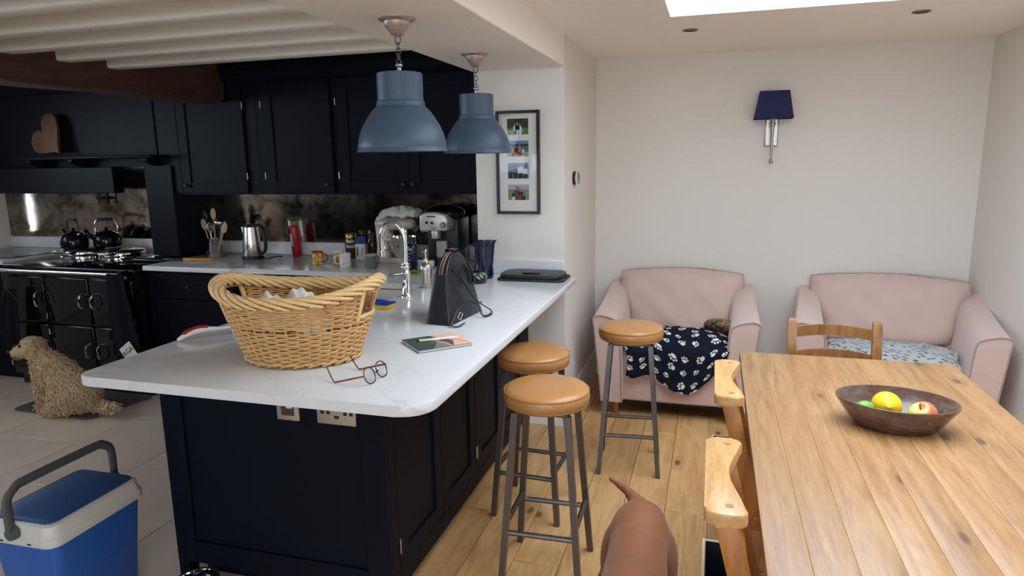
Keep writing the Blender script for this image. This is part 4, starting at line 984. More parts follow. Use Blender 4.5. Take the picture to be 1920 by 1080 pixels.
# ================================================================ ON THE PENINSULA
# --- sink and tap
sk = thing('butler_sink', 'cream ceramic butler sink set into the peninsula behind the basket', 'sink', (-1.728, 3.04, .655))
q = lambda w, d, r, z, o=(0, 0): [(x+o[0], y+o[1], z) for x, y in rrect(-w, -d, w, d, r, 4)]
B().loft([q(.228, .272, .02, 0), q(.234, .278, .025, .008), q(.234, .278, .025, .226), q(.230, .274, .022, .231), q(.212, .256, .03, .231), q(.208, .252, .035, .224), q(.200, .244, .05, .03), q(.18, .224, .05, .018)]).o('bowl', 'ceramic_sink', sk, sharp=50)
B().lathe([(.001, .0195), (.035, .0195), (.038, .021), (.036, .024), (.001, .022)], n=28).o('waste', 'chrome', sk)
tp = thing('kitchen_tap', 'tall chrome swan-neck tap beside the sink', 'tap', (-1.438, 2.985, CT))
B().lathe([(.029, .0004), (.029, .006), (.025, .012), (.0215, .016), (.0215, .115), (.0225, .118), (.0225, .124), (.019, .128), (.019, .165), (.016, .172)], n=32).o('body', 'chrome', tp, sharp=50)
B().tube([(0, 0, .165), (0, 0, .26)]+[(-.062+.062*math.cos(a*PI/16), 0, .285+.082*math.sin(a*PI/16)) for a in range(0, 17)]+[(-.124, 0, .24), (-.122, 0, .225)], .0135, 16).o('spout', 'chrome', tp)
B().cyl((-.122, 0, .228), (-.121, 0, .20), .0155, .0145, 18).o('aerator', 'chrome', tp)
B().ball((.0, -.004, .150), .022, (1, 1, .9)).o('cartridge', 'chrome', tp)
B().tube([(-.018, 0, .118), (-.06, -.006, .112), (-.092, -.008, .104)], [.008, .007, .006], 12).ball((-.094, -.008, .1035), .0068).o('lever', 'chrome', tp)
# --- sponge, soap, green cloth
sg = thing('scouring_sponge', 'blue and yellow scouring sponge near the tap', 'sponge', (-1.447, 2.728, CT), -.16)
wav = [(-.06+.12*k/12, -.034+.006*math.sin(k*.55)) for k in range(13)]+[(.06-.12*k/12, .034+.006*math.sin((12-k)*.55)) for k in range(13)]
B().prism(wav, .0005, .021, 'z', .003, 2).o('foam', 'sponge_yellow', sg, sharp=40); B().prism(wav, .0212, .030, 'z', .002, 2).o('scourer', 'sponge_blue', sg, sharp=40)
sd = thing('soap_dispenser', 'brushed steel soap dispenser between the tap and the bag', 'dispenser', (-1.445, 3.245, CT))
B().lathe([(.026, .0005), (.029, .004), (.030, .03), (.029, .06), (.032, .095), (.0315, .115), (.022, .130), (.012, .138), (.012, .15)], n=36).o('bottle', 'steel', sd, sharp=60)
B().lathe([(.013, .150), (.013, .162), (.006, .165), (.006, .190), (.009, .191), (.009, .203), (.006, .206)], n=20).cyl((0, 0, .198), (.0, -.035, .195), .0048, .004, 10).o('pump', 'steel', sd, sharp=60)
tag(B().grid(lambda u, v: V(((u-.5)*.10, (v-.5)*.07, .008+.006*n2(u*5, v*5))), 16, 12).o('green_cloth', 'olive_green', None, (-1.68, 3.665, CT+.004), (0, 0, .2), sharp=180, solid=.006), 'folded green cloth lying behind the soap dispenser', 'cloth')
wb = thing('measuring_bottle', 'dark blue bottle with white measuring marks behind the tap', 'bottle', (-1.755, 3.74, CT))
B().lathe([(.03, .0005), (.033, .004), (.033, .15), (.028, .165), (.02, .17), (.02, .18)], n=28).o('flask', 'ceramic_blue', wb, sharp=60)
B().lathe([(.023, .178), (.023, .198), (.019, .203)], n=24).o('cap', 'black_plastic', wb)
for k in range(6): B().box((-.012, -.0338, .03+.02*k), (.002 if k % 2 else .008, -.0325, .033+.02*k)).o('tick_mark', 'label_white', wb)
# --- laundry basket
bk = thing('laundry_basket', 'oval wicker laundry basket with a twisted rim on the peninsula', 'basket', (-1.335, 1.945, CT), .20)
A0, B0, A1, B1, HB = .182, .138, .268, .196, .225
def bell(t, z, out=0.0):
    f = z/HB; k = f**.85; return V(((A0+(A1-A0)*k+out)*math.cos(t), (B0+(B1-B0)*k+out)*math.sin(t), z))
rimz = lambda t: .222+.044*math.cos(t)**2*abs(math.cos(t))
NS = 40
holes = lambda t, z: (abs(math.cos(t)) > .90) and (.160 < z < .24)
wv = B()
for r in range(30):
    z = .014+r*.0078
    for gap in ((.1305, .1315),):
        if gap[0] < z < gap[1]: break
    else:
        run = []; runs = []
        nseg = NS*4
        for k in range(nseg+1):
            t = 2*PI*k/nseg
            if holes(t, z) or z > rimz(t)-.012:
                if len(run) > 2: runs.append(run)
                run = []; continue
            o = .0042*math.cos(PI*(k/4)+(r % 2)*PI); p = bell(t, z+.0012*math.sin(k*.9+r), o); run.append(p)
        if len(run) > 2: runs.append(run)
        for rn in runs: wv.tube(rn, .0036, 5)
wv.o('weave', 'wicker', bk, sharp=180)['kind'] = 'stuff'
for k in range(NS):
    t = 2*PI*(k+.5)/NS; zt = rimz(t)
    if abs(math.cos(t)) > .93:
        B().tube([bell(t, .006), bell(t, .08), bell(t, .158)], .0036, 6).o('stake', 'wicker_inner', bk)
    else: B().tube([bell(t, z) for z in (.006, .08, .16, zt)], .0036, 6).o('stake', 'wicker_inner', bk)
for sd in (0, PI):
    for dt in (-.43, .43): B().tube([bell(sd+dt, z) for z in (.15, .19, rimz(sd+dt)-.004)], .0065, 8).o('handle_post', 'wicker_rim', bk)
    B().tube([bell(sd-.43+.86*k/10, .160) for k in range(11)], .006, 8).o('handle_bar', 'wicker_rim', bk)
NR = 34
def rim_rod(k):
    t0 = 2*PI*k/NR; pts = []
    for i in range(15):
        f = i/14; t = t0+1.02*f; ph = -.9+f*(PI+1.5); R = .0185
        fl = V((math.cos(t)*.8, math.sin(t), 0)).normalized()
        c = bell(t, min(rimz(t), .225), .004); c.z = rimz(t)
        pts.append(c+fl*(R*1.05*math.cos(ph)*-1)+V((0, 0, R*math.sin(ph))))
    return pts
for k in range(NR): B().tube(rim_rod(k), [.0042+.0042*math.sin(PI*min(1, .12+.88*i/14)) for i in range(15)], 6).o('rim_rod', 'wicker_rim', bk, sharp=180)
for k in range(26):
    t0 = 2*PI*k/26; B().tube([bell(t0+.42*i/7, .004+.013*math.sin(PI*i/7), .003+.006*math.sin(PI*i/7+.6)) for i in range(8)], .0046, 6).o('foot_rod', 'wicker', bk, sharp=180)
B().prism([(A0*.98*math.cos(2*PI*k/40), B0*.98*math.sin(2*PI*k/40)) for k in range(40)], .004, .010, 'z').o('floor', 'wicker_inner', bk)
def rag(u, v):
    x, y = (u-.5)*.26, (v-.5)*.17; r = math.hypot(x/.12, y/.10)
    return V((x, y, .125+.110*math.exp(-((x-.03)/.070)**2-((y-.015)/.07)**2)+.095*math.exp(-((x+.085)/.040)**2-(y/.08)**2)+.014*n2(x*34, y*34, .7)-.03*r*r))
tag(B().grid(rag, 44, 34).o('white_cloth', 'linen_white', None, (-1.385, 1.965, CT), (0, 0, .20), sharp=180, solid=.004, subsurf=1), 'crumpled white cloth inside the wicker basket', 'cloth')
# --- washing-up brush
br = thing('dish_brush', 'white and red washing-up brush with blue bristles left of the basket', 'brush', (-1.925, 2.005, CT), .90)
hp = smoothpath([(0, 0, .007), (.03, 0, .022), (.07, 0, .034), (.11, 0, .034), (.16, 0, .030), (.215, 0, .030)], 4)
B().tube(hp, [.006+.006*math.sin(PI*min(1, i/16)) if i < 16 else .0062 for i in range(len(hp))], 10).o('handle', 'ceramic_white', br)
B().tube(smoothpath([(.02, 0, .026), (.045, 0, .038), (.075, 0, .044), (.112, 0, .043)], 5), [.004]+[.0085]*14+[.004], 10).o('grip', 'red_plastic', br)
B().ball((.228, 0, .032), .022, (1.25, 1, .45)).o('head', 'ceramic_white', br)
bs = B()
for i in range(9):
    for j in range(7):
        x, y = -.024+.006*i, -.018+.006*j
        if (x/.027)**2+(y/.021)**2 < 1: bs.tube([(.228+x, y, .030), (.228+x*1.25, y*1.25, .002)], .0023, 5)
bs.o('bristles', 'brush_blue', br)['kind'] = 'stuff'
# --- reading glasses
gl = thing('reading_glasses', 'dark-rimmed reading glasses beside the wicker basket', 'glasses', (-.976, 1.780, CT), -.06)
def lens_ring(yc): return [(.002-.010*math.sin(a*PI/16), yc+.027*math.copysign(abs(math.cos(a*PI/16))**.85, math.cos(a*PI/16)), .0245+.0225*math.copysign(abs(math.sin(a*PI/16))**.9, math.sin(a*PI/16))) for a in range(32)]
for yc in (-.034, .034):
    rm = B().tube(lens_ring(yc), .0019, 6, closed=True).o('lens_rim', 'frame_dark', gl)
    lb = B(); vs = [lb.bm.verts.new(p) for p in lens_ring(yc)]; lb.bm.faces.new(vs); lb.o('lens', 'lens', rm)
B().tube(smoothpath([(.007, -.009, .026), (.010, 0, .031), (.007, .009, .026)], 4), .0018, 6).o('bridge', 'frame_dark', gl)
for sy, dx in ((-1, 0), (1, .004)):
    B().tube(smoothpath([(.002, sy*.0615, .030), (-.006, sy*.067, .029), (-.05, sy*.068, .017), (-.09, sy*.068, .006), (-.103, sy*.068, .005), (-.130, sy*.066+.018, .020), (-.150, sy*.064+.03, .038)], 5), [.0022]*31, 6, flat=(1.3, .8)).o('temple', 'tortoise', gl)
# --- notebook and pen
nb = thing('notebook', 'green and peach patterned notebook with a pen on it', 'notebook', (-.952, 2.215, CT), .0)
c0, c1_, c2_, c3 = V((-.135, -.02)), V((-.01, -.143)), V((.134, .002)), V((.012, .125))
def lerp2(u, v): return (c0.lerp(c1_, v)).lerp(c3.lerp(c2_, v), u)
def sheet(z, h): 
    pts = [lerp2(0, 0), lerp2(1, 0), lerp2(1, 1), lerp2(0, 1)]; return B().prism([(p.x, p.y) for p in pts][::-1], z, z+h, 'z')
sheet(.0006, .0014).o('back_cover', 'cover_green', nb); 
b = B().prism([(p.x, p.y) for p in (lerp2(.01, .02), lerp2(.985, .02), lerp2(.985, .985), lerp2(.01, .985))][::-1], .002, .0095, 'z'); b.o('pages', 'paper', nb)
cov = sheet(.0096, .0014).o('front_cover', 'cover_green', nb)
def patch(uv, m, z): B().prism([(p.x, p.y) for p in (lerp2(*k) for k in uv)][::-1], z, z+.0003, 'z').o('cover_print', m, cov)
patch([(.28, .999), (.66, .999), (.62, .6), (.50, .55)], 'cover_sage', .0110)
patch([(.66, .999), (.999, .999), (.999, .001), (.52, .001), (.60, .25), (.78, .6)], 'cover_peach', .01105)
patch([(.44, .35), (.49, .32), (.62, .75), (.66, .999), (.60, .999), (.56, .75)], 'cover_coral', .0112)
patch([(.72, .40), (.76, .38), (.96, .80), (.94, .84)], 'cover_coral', .0114)
pn = thing('ballpoint_pen', 'white and pale green ballpoint pen lying on the notebook', 'pen', (-.955, 2.215, CT+.0165), .60)
B().cyl((-.02, 0, 0), (.075, 0, 0), .0052, .0048, 14).o('barrel', 'pen_white', pn); B().cyl((-.065, 0, 0), (-.02, 0, 0), .0048, .0054, 14).o('grip', 'pen_green', pn)
B().cyl((-.078, 0, 0), (-.065, 0, 0), .0014, .0045, 12).o('tip', 'frame_dark', pn); B().cyl((.075, 0, 0), (.082, 0, 0), .003, .003, 10).o('push_button', 'pen_white', pn); B().box((.03, -.0012, .0055), (.074, .0012, .0072)).o('clip', 'pen_white', pn)
# --- black handbag, narrow end towards the viewer
hbg = thing('handbag', 'black leather handbag with looped straps on the peninsula', 'handbag', (-1.045, 2.62, CT), -.10)
def bag_sec(f):   # f 0 bottom .. 1 top: half thickness, near y, far y, z
    z = .004+.292*f; th = .060-.040*f**.9; yn = -.148+.055*f; yfar = .155-.065*f
    if f > .62: k = (f-.62)/.38; d = .075*(1-math.sqrt(max(0, 1-k*k))); yn += d*1.5; yfar -= d*1.5
    return th, yn, yfar, z
def bag_ring(f, gro=0.0):
    th, y0, y1, z = bag_sec(f); r = min(.012, th*.5); return [(x, y, z) for x, y in rrect(-th-gro, y0-gro, th+gro, y1+gro, r+gro, 3)]
B().loft([bag_ring(k/22) for k in range(16)]).o('body', 'bag_leather', hbg, sharp=50)
B().loft([bag_ring(k/22, -.003) for k in range(15, 23)]).o('top_panel', 'bag_leather', hbg, sharp=50)
for ox in (-.007, .007):
    zp = []
    for k in range(15, 23): th, y0, y1, z = bag_sec(k/22); zp.append((ox, y0-.001, z))
    for k in range(22, 14, -1): th, y0, y1, z = bag_sec(k/22); zp.append((ox, y1+.001, z))
    B().tube(zp, .0016, 6).o('zip_edge', 'copper_zip', hbg)
zp = []
for k in range(15, 23): th, y0, y1, z = bag_sec(k/22); zp.append((0, y0-.0005, z))
B().tube(zp, .0028, 6).o('zip', 'print_brown', hbg)
def strap(pts, w=.0048, m='bag_leather'): B().tube(smoothpath(pts, 6), w, 8, flat=(.55, 1.1)).o('strap', m, hbg, sharp=80)
strap([(.040, -.085, .215), (.056, -.06, .235), (.062, -.02, .225), (.068, .01, .165), (.066, .03, .145), (.060, .045, .17), (.048, .05, .215)])
strap([(.040, -.055, .225), (.058, -.03, .24), (.066, .0, .215), (.072, .03, .15), (.068, .055, .14), (.056, .07, .19), (.040, .065, .225)])
strap([(.042, -.02, .235), (.060, .01, .24), (.068, .04, .20), (.070, .06, .15), (.060, .08, .16), (.040, .085, .22)])
strap([(.050, -.095, .225), (.064, -.07, .20), (.074, -.02, .14), (.080, .04, .08), (.090, .10, .04), (.115, .13, .012), (.135, .08, .006), (.120, .03, .012), (.095, .05, .05), (.075, -.01, .075), (.07, -.09, .062), (.07, -.135, .03), (.072, -.165, .008), (.10, -.16, .006), (.108, -.12, .012)])
strap([(.03, .085, .28), (.045, .115, .25), (.05, .14, .215)], .003)
B().tube([(.078, -.118, .030), (.078, -.098, .050), (.080, -.078, .040), (.080, -.098, .018)], .0022, 6, closed=True).o('buckle', 'copper_zip', hbg)
B().tube([(.088+.006*math.cos(a*PI/6), .088+.008*math.sin(a*PI/6), .055) for a in range(12)], .0018, 6, closed=True).o('strap_ring', 'nickel', hbg)
# --- flat black case and the wallet on it, jug, plant pot
lp = thing('black_case', 'flat black rounded case lying against the wall upstand', 'case', (-.955, 3.625, CT), .0)
B().prism(rrect(-.188, -.115, .19, .115, .03, 6), .0005, .012, 'z', .003, 2).o('base', 'rubber', lp)
B().prism(rrect(-.18, -.105, .172, .118, .055, 8), .0122, .034, 'z', .007, 3).o('lid', 'black_plastic', lp)
tag(B().box((-.050, -.028, .0005), (.050, .028, .009), .003, 2).o('wallet', 'bag_leather', None, (-.962, 3.60, CT+.0345), (0, 0, .12)), 'small black wallet on top of the flat black case', 'wallet')
jg = thing('ceramic_jug', 'tall dark blue glazed jug beside the black handbag', 'jug', (-1.238, 3.585, CT))
R = []; n = 40
for z, r in ((.0005, .050), (.006, .053), (.03, .054), (.10, .0525), (.17, .0505), (.205, .0505), (.214, .052), (.214, .048), (.20, .0465), (.02, .048), (.012, .001)):
    rg = []
    for k in range(n):
        a = 2*PI*k/n; sp = max(0, math.cos(a))**14*max(0, (z-.165)/.05)*.030; rg.append(((r+sp)*math.cos(a), (r+sp*.2)*math.sin(a), z+sp*.25))
    R.append(rg)
B().loft(R).o('body', 'ceramic_blue', jg, sharp=70); B().tube(smoothpath([(-.045, -.01, .185), (-.075, -.015, .19), (-.095, -.02, .16), (-.093, -.02, .11), (-.075, -.015, .07), (-.05, -.01, .055)], 5), .0075, 10).o('handle', 'ceramic_blue', jg)
pt = thing('leaf_pot', 'small round blue pot painted with pale green leaves', 'pot', (-1.215, 3.43, CT))
B().lathe([(.038, .0005), (.042, .004), (.043, .06), (.040, .066), (.012, .070), (.012, .078), (.001, .080)], n=36).o('pot', 'ceramic_blue', pt, sharp=50)
for k in range(7):
    a = -2.6+.42*k; R_ = .0434; lf = B(); cz = .036+.018*(k % 3)/2
    lf.prism([(.018*math.cos(b)*.0+.016*math.cos(b), .006*math.sin(b)) for b in [2*PI*i/12 for i in range(12)]], 0, .0012, 'z'); o = lf.o('leaf', 'leaf_pale', pt); o.location = (R_*math.cos(a), R_*math.sin(a), cz); o.rotation_euler = (PI/2, (.9, .35, -.3, .7)[k % 4], a+PI/2)
# ================================================================ ON THE BACK WORKTOP
def mug(name_label, loc, r, h, m_out, m_in, hz, m_h=None, flare=1.0):
    t = thing('mug', name_label, 'mug', loc, hz, 'mugs on the back worktop')
    B().lathe([(r*.92, .0005), (r*.96, .003), (r, .012), (r*flare, h*.9)], n=36, cap=False).o('body', m_out, t, sharp=60)
    B().lathe([(r*flare, h*.9), (r*flare, h), (r*flare-.003, h), (r-.004, .006), (.001, .005)], n=36).o('inside', m_in, t, sharp=60)
    B().lathe([(.001, .0004), (r*.92, .0005)], n=36).o('base', m_in, t)
    B().tube(smoothpath([(r*.94, 0, h*.82), (r+.022, 0, h*.80), (r+.032, 0, h*.55), (r+.024, 0, h*.28), (r*.94, 0, h*.2)], 5), .005, 8, flat=(.8, 1.2)).o('handle', m_h or m_in, t); return t
mug('yellow patterned mug with a red rim and handle', (-2.495, 3.865, CT), .037, .088, 'mug_yellow_print', 'ceramic_red', .1)
mug('orange patterned mug half hidden behind the white mug', (-2.348, 3.875, CT), .034, .092, 'mug_orange_print', 'ceramic_white', 2.2)
mug('white mug with pastel lettering and handle to the left', (-2.262, 3.815, CT), .037, .086, 'mug_white_print', 'ceramic_white', 3.3)
mug('dark grey mug with a mint inside near the worktop corner', (-2.062, 3.79, CT), .038, .090, 'ceramic_grey', 'ceramic_mint', 1.3, 'ceramic_grey')
jr = thing('coffee_jar', 'brown glass coffee jar with a gold lid and white label', 'jar', (-2.43, 4.19, CT))
B().lathe([(.036, .0005), (.040, .005), (.041, .09), (.044, .10), (.040, .125), (.034, .14), (.034, .145)], n=32).o('glass', 'jar_glass_brown', jr, sharp=60); B().lathe([(.037, .145), (.037, .17), (.034, .173)], n=32).o('lid', 'gold_lid', jr, sharp=50)
B().loft([[(.0416*math.cos(a), .0416*math.sin(a), z) for a in [-PI*.62+PI*.5*k/10 for k in range(11)]] for z in (.075, .13)], False, False).o('label', 'label_white', jr, solid=.0006)
jr = thing('dark_jar', 'dark glass jar standing behind the milk carton', 'jar', (-2.285, 4.235, CT))
B().lathe([(.034, .0005), (.037, .005), (.037, .12), (.03, .135), (.03, .14)], n=28).o('glass', 'jar_glass_brown', jr, sharp=60); B().lathe([(.033, .14), (.033, .165), (.03, .168)], n=28).o('lid', 'black_plastic', jr)
mk = thing('milk_carton', 'white and green drink carton with a blue top', 'carton', (-2.325, 4.145, CT), .25)
B().box((-.034, -.034, .0005), (.034, .034, .11), .002, 1).o('carton', 'carton_white', mk); B().hull8([(-.034, -.034, .1102), (.034, -.034, .1102), (.034, .034, .1102), (-.034, .034, .1102)], [(-.034, -.003, .158), (.034, -.003, .158), (.034, .003, .158), (-.034, .003, .158)]).o('gable', 'carton_blue', mk)
B().prism([(-.030, .02), (-.014, .03), (-.010, .07), (-.018, .095), (-.028, .085)], -.0348, -.0342, 'y').o('print', 'carton_green', mk); B().prism([(.010, .03), (.02, .04), (.022, .08), (.012, .09)], -.0348, -.0342, 'y').o('print', 'carton_pink', mk)
rd = thing('red_canister', 'tall red canister with a small white label', 'canister', (-2.872, 4.195, CT+.002), rot=(0, -.07, 0))
B().lathe([(.030, .0), (.034, .005), (.036, .20), (.034, .215), (.030, .222), (.001, .223)], n=32).o('body', 'red_plastic', rd, sharp=60)
B().loft([[(.0364*math.cos(a), .0364*math.sin(a), z) for a in [-PI*.72+PI*.22*k/6 for k in range(7)]] for z in (.075, .165)], False, False).o('label', 'label_white', rd, solid=.0008)
B().box((-.036, -.012, .215), (-.016, -.008, .258), .001, 1).o('tag', 'label_white', rd)
# electric kettle
ek = thing('electric_kettle', 'brushed steel electric kettle with a black handle', 'kettle', (-3.125, 4.03, CT), .0)
B().lathe([(.072, .0005), (.076, .004), (.076, .014), (.070, .018)], n=40).o('base', 'black_plastic', ek)
B().lathe([(.066, .019), (.069, .024), (.060, .12), (.050, .225)], n=40).o('body', 'steel', ek, sharp=60); B().lathe([(.050, .226), (.048, .236), (.03, .242), (.001, .243)], n=36).o('lid', 'black_plastic', ek)
B().tube(smoothpath([(.04, -.0, .236), (.075, -.0, .235), (.105, -.0, .20), (.112, -.0, .13), (.104, -.0, .06), (.062, .0, .035)], 5), .013, 10, flat=(.8, 1.2)).o('handle', 'black_plastic', ek)
B().hull8([(-.062, -.014, .19), (-.046, -.014, .16), (-.046, .014, .16), (-.062, .014, .19)], [(-.075, -.008, .225), (-.046, -.014, .225), (-.046, .014, .225), (-.075, .008, .225)]).o('spout', 'steel', ek)
B().tube(smoothpath([(.07, 0, .008), (.13, -.01, .006), (.19, .01, .02), (.20, .06, .012), (.14, .10, .006)], 5), .004, 8).o('cord', 'black_plastic', ek)
# utensil pot
up = thing('utensil_pot', 'perforated steel utensil pot beside the electric kettle', 'pot', (-3.478, 4.08, CT))
B().lathe([(.052, .0005), (.056, .004), (.050, .13), (.052, .133), (.049, .134), (.047, .13), (.052, .008), (.001, .006)], n=40).o('pot', 'steel', up, sharp=60)
hs = B()
for i in range(7):
    for k in range(6):
        a = -1.9+.24*k; r = .0555-.0056*(i*.015+.02)/.126; z = .028+.015*i; hs.prism([(.0035*math.cos(q_), .0035*math.sin(q_)) for q_ in [2*PI*j/8 for j in range(8)]], 0, .0006, 'z')
        m = Matrix.Translation((r*math.cos(a), r*math.sin(a), z)) @ Matrix.Rotation(a, 4, 'Z') @ Matrix.Rotation(PI/2, 4, 'Y'); hs.bm.verts.ensure_lookup_table(); bmesh.ops.transform(hs.bm, matrix=m, verts=hs.bm.verts[-16:])
hs.o('perforations', 'socket_dark', up)['kind'] = 'stuff'
def spoon(label, dx, dy, h, tilt, az, kind, m):
    t = thing('kitchen_utensil', label, 'utensil', (-3.478+dx, 4.08+dy, CT+.012), rot=(tilt*math.sin(az), tilt*math.cos(az), 0), group='utensils in the steel pot')
    B().tube([(0, 0, 0), (0, 0, h-.07)], [.006, .005], 8).o('handle', m, t)
    if kind == 'spoon': B().ball((0, -.002, h-.035), .045, (.55, .16, .95), 18, 10).o('spoon_bowl', m, t, sharp=180)
    elif kind == 'spatula': B().prism(rrect(-.026, h-.08, .026, h, .012), -.003, .003, 'y', .001, 1).o('blade', m, t)
    elif kind == 'ladle': B().ball((0, -.025, h-.03), .04, (1, 1, .7), 18, 10).o('ladle_cup', m, t, sharp=180)
    else:
        for k in range(5): B().tube(smoothpath([(0, 0, h-.09), (.022*math.cos(k*PI/5), .022*math.sin(k*PI/5), h-.05), (0, 0, h-.005), (-.022*math.cos(k*PI/5), -.022*math.sin(k*PI/5), h-.05), (0, 0, h-.09)], 4), .0013, 5).o('whisk_wire', m, t)
    return t
spoon('tall pale wooden spoon in the middle of the utensil pot', 0, 0, .335, .02, 0, 'spoon', 'wood_spoon')
spoon('black serving spoon leaning left in the utensil pot', -.018, .008, .325, -.20, 0, 'spoon', 'black_plastic')
spoon('pale spoon leaning far left in the utensil pot', -.02, -.012, .265, -.26, .1, 'spoon', 'wood_spoon')
spoon('steel ladle leaning right in the utensil pot', .012, .016, .275, .20, 0, 'ladle', 'steel')
spoon('pale spatula leaning far right in the utensil pot', .024, -.026, .26, .46, .12, 'spoon', 'wood_spoon')
spoon('black slotted turner at the back of the utensil pot', .005, .02, .27, .10, 0, 'spatula', 'black_plastic')
spoon('wire whisk in the utensil pot', -.005, -.022, .25, -.06, .2, 'whisk', 'steel')
pd = thing('oven_peel', 'flat black paddle with an orange wooden handle on the worktop', 'paddle', (-3.55, 3.86, CT+.001), .10)
B().prism([(-.20, -.035), (-.02, -.022), (-.02, .022), (-.20, .035), (-.24, .02), (-.24, -.02)], .0, .014, 'z', .003, 2).o('blade', 'black_plastic', pd); B().prism(arc(.19, 0, .022, -PI/2, PI/2, 6)+[(.06, .026), (-.018, .018), (-.018, -.018), (.06, -.026)], .0, .018, 'z', .005, 2).o('handle', 'orange_wood', pd)
# stand mixer
mx = thing('stand_mixer', 'cream stand mixer with a steel bowl behind the tap', 'mixer', (-2.05, 4.10, CT))
B().prism(rrect(-.11, -.085, .15, .085, .04, 6), .0005, .03, 'z', .008, 2).o('base', 'cream_enamel', mx)
B().loft([[(x-.065, y, z) for x, y in rrect(-w, -d, w, d, .02, 4)] for z, w, d in ((.028, .045, .07), (.10, .04, .058), (.20, .045, .058), (.235, .05, .055))]).o('column', 'cream_enamel', mx, sharp=50)
B().loft([[(x, y*sy_, .255+zz*sz) for y, zz in [(.055*math.cos(a*PI/12), .045*math.sin(a*PI/12)) for a in range(24)]] for x, sy_, sz in ((-.125, .5, .5), (-.11, .9, .9), (-.02, 1.05, 1.05), (.08, 1.0, .95), (.14, .8, .75), (.155, .45, .4))]).o('head', 'cream_enamel', mx, sharp=60)
B().lathe([(.05, .031), (.055, .036), (.075, .06), (.09, .11), (.093, .165), (.096, .168), (.091, .168), (.087, .11), (.07, .06), (.001, .045)], (.065, 0, 0), 44).o('steel_bowl', 'chrome', mx, sharp=60)
B().tube(smoothpath([(.065-.085, -.035, .15), (.065-.10, -.075, .14), (.065-.09, -.085, .09), (.065-.07, -.04, .075)], 5), .005, 8).o('bowl_handle', 'chrome', mx)
B().cyl((.09, 0, .22), (.09, 0, .09), .012, .02, 14).o('whisk_shaft', 'steel', mx)
def glv(u, v):
    x, y = (u-.5)*.27, (v-.5)*.15; e = max(0, 1-(abs(u-.5)*2)**4)*max(0, 1-(abs(v-.5)*2)**4)
    return V((x, y, .035*e+.01*n2(x*22, y*25)-.05*max(0, -u+.35)-.05*(max(0, abs(y)-.04)*6)))
tag(B().grid(glv, 30, 20).o('oven_mitt', 'glove_grey', None, (-1.985, 4.07, CT+.318), (0, .0, .05), sharp=180, solid=.03, subsurf=1), 'pale grey quilted oven mitt draped over the stand mixer', 'mitt')
# coffee machine
cm = thing('coffee_machine', 'black and silver coffee machine behind the handbag', 'coffee machine', (-1.70, 4.09, CT), .0)
B().box((-.095, -.02, .0005), (.125, .19, .30), .015, 3).o('body', 'black_plastic', cm)
B().box((-.095, -.15, .0005), (.125, -.02, .04), .01, 2).o('drip_tray', 'black_plastic', cm)
hdp = [(-.090, .225), (.085, .225), (.095, .24), (.098, .30), (.080, .328), (.02, .342), (-.05, .340), (-.088, .325), (-.094, .30), (-.094, .24)]
B().prism([(x, z) for x, z in hdp], -.14, .0, 'y', .010, 3).o('head', 'coffee_silver', cm, sharp=40)
B().ball((.015, .03, .325), .13, (1.05, 1.0, .42), 28, 12).o('bean_hopper', 'black_gloss', cm)
for x, z, r in ((-.042, .277, .0085), (-.004, .275, .0085)): B().lathe([(r, 0), (r, .004), (r*.7, .006)], n=18).o('button', 'black_gloss', cm, (x, -.140, z), (PI/2, 0, 0))
for x in (-.012, .0, .012): B().lathe([(.0035, 0), (.003, .003)], n=12).o('small_button', 'black_gloss', cm, (x, -.140, .245), (PI/2, 0, 0))
B().lathe([(.02, 0), (.019, .012), (.016, .016)], n=26).o('dial', 'nickel', cm, (.070, -.140, .262), (PI/2, 0, 0))
B().box((-.04, -.1415, .312), (.02, -.1402, .319)).o('name_strip', 'black_gloss', cm)
B().box((-.022, -.12, .172), (.022, -.06, .226), .006, 2).o('spout', 'coffee_silver', cm)
B().box((-.02, -.05, .04), (.05, -.018, .15), .004, 1).o('chrome_column', 'coffee_silver', cm)
pk = thing('dish_packet', 'blue and white packet lying in front of the coffee machine', 'packet', (-1.765, 3.89, CT), .12)
B().prism([(-.085, .0), (-.075, -.03), (.07, -.032), (.085, -.02), (.085, .02), (.07, .032), (-.075, .03)], .0005, .045, 'z', .012, 3).o('wrapper', 'ceramic_white', pk, sharp=50); B().box((-.055, -.0335, .012), (.06, -.0315, .038), .0005, 1).o('blue_band', 'carton_blue', pk); B().box((-.005, -.0345, .016), (.012, -.0333, .034)).o('print', 'label_white', pk)
# ================================================================ ON AND AROUND THE COOKER
def whistling_kettle(label, loc, rz):
    t = thing('stove_kettle', label, 'kettle', loc, rz, 'black kettles on the cooker')
    B().lathe([(.090, .0005), (.096, .006), (.098, .03), (.097, .06), (.090, .088), (.072, .108), (.045, .116), (.043, .118)], n=44).o('body', 'enamel', t, sharp=60)
    l = B().lathe([(.044, .118), (.042, .124), (.012, .129), (.008, .135), (.016, .143), (.014, .150), (.001, .152)], n=30).o('lid', 'enamel', t, sharp=60)
    B().tube(smoothpath([(-.085, 0, .07), (-.118, 0, .085), (-.145, 0, .125), (-.150, 0, .132)], 5), [.022-.0008*i for i in range(16)], 12).o('spout', 'enamel', t)
    for sx in (-1, 1): B().ball((sx*.074, 0, .105), .012).o('handle_lug', 'chrome', t)
    h = B().tube(smoothpath([(-.074, 0, .105), (-.080, 0, .15), (-.060, 0, .205), (0, 0, .213), (.060, 0, .205), (.080, 0, .15), (.074, 0, .105)], 6), .0055, 8).o('bail_handle', 'chrome' if rz > .3 else 'iron', t)
    B().cyl((-.052, 0, .211), (.052, 0, .211), .012, n=14).o('grip', 'black_plastic', h); return t
whistling_kettle('black enamel kettle standing on the left hotplate lid', (-4.725, 4.01, .9685), -.25)
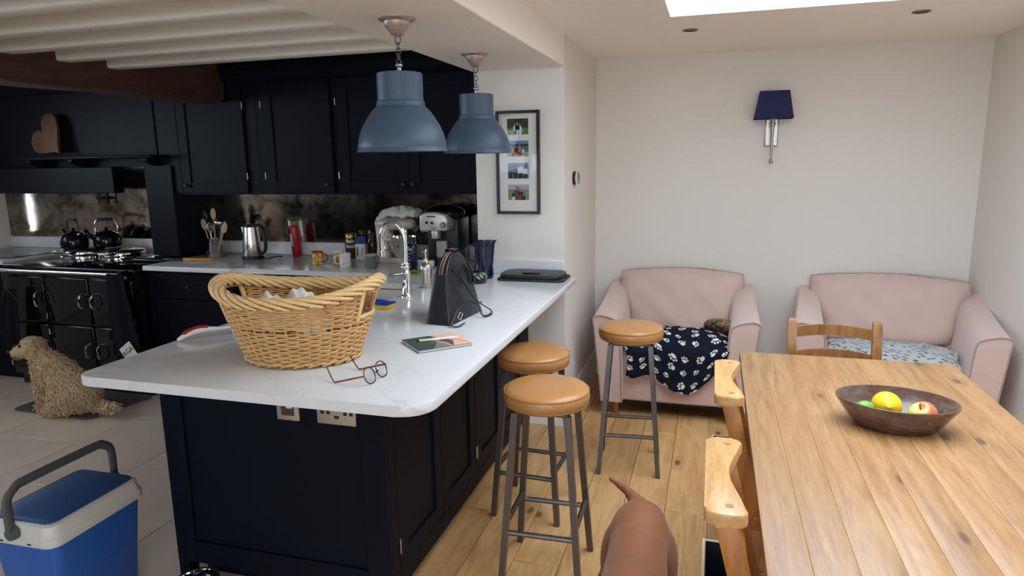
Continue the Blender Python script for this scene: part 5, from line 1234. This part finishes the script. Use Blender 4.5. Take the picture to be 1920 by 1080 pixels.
whistling_kettle('black enamel kettle with chrome handle behind the first kettle', (-4.515, 4.115, .9685), .5)
pt = thing('pot_filler', 'black wall-mounted tap on the mirrored splashback', 'tap', (-4.66, YK-.008, 1.335))
B().cyl((0, 0, 0), (0, -.05, 0), .013, n=14).o('wall_mount', 'iron', pt); B().cyl((-.055, -.045, 0), (.045, -.045, -.005), .008, n=12).o('arm', 'iron', pt)
for x in (-.035, .045): B().cyl((x, -.045, -.05), (x, -.045, .055), .0065, n=12).o('lever', 'iron', pt)
ht = []
for k in range(48):
    a = 2*PI*k/48; ht.append((.0105*16*math.sin(a)**3, .0105*(13*math.cos(a)-5*math.cos(2*a)-2*math.cos(3*a)-math.cos(4*a))))
hbd = thing('heart_board', 'heart-shaped wooden board leaning on the dark shelf', 'board', (-4.745, 3.925, 1.800), rot=(-.12, -.80, 0))
B().prism(ht, -.010, .010, 'y', .004, 2).o('board', 'heart_wood', hbd, sharp=30)
# cloths on the cooker rail
def hang(name, label, cat, x, w, z0, z1, m, tw, flare):
    t = thing(name, label, cat, (x, 3.455, 0))
    def fn(u, v):
        xx = (u-.5)*w*(1+flare*v)+tw*v; return V((xx, -.012-.014*v+.010*math.sin(u*PI*3+.6)*(.35+v), z1+(z0-z1)*v-.012*math.sin(u*PI)*v))
    B().grid(fn, 20, 26).o('cloth', m, t, sharp=180, solid=.010, subsurf=1); return t
og = hang('oven_gloves', 'black oven gloves with a white lettered patch on the cooker rail', 'oven gloves', -3.76, .14, .33, .885, 'towel_dark', .045, .8)
lab = B().box((-.055, -.002, -.05), (.055, .002, .05), .001, 1).o('patch', 'label_white', og, (.085, -.055, .375), (0, -.62, 0))
text_mesh('patch_lettering', 'AGA', .05, 'print_black', lab, (0, -.0026, 0), (PI/2, 0, 0))
tt = hang('tea_towel', 'black cloth and straps hanging at the left of the cooker', 'cloth', -4.70, .10, .36, .75, 'towel_dark', -.05, .9)
B().tube(smoothpath([(.0, -.03, .75), (.05, -.035, .71), (.085, -.03, .66), (.11, -.03, .60)], 5), .007, 8, flat=(.5, 1)).o('strap', 'rubber', tt); B().tube(smoothpath([(.0, -.03, .76), (-.06, -.03, .70), (-.10, -.03, .63), (-.12, -.03, .56)], 5), .007, 8, flat=(.5, 1)).o('strap', 'rubber', tt)
B().tube(smoothpath([(.0, -.012, .875), (-.012, -.03, .82), (.0, -.03, .75), (.012, -.03, .82), (.0, -.012, .875)], 5), .004, 6).o('hanging_loop', 'rubber', tt)
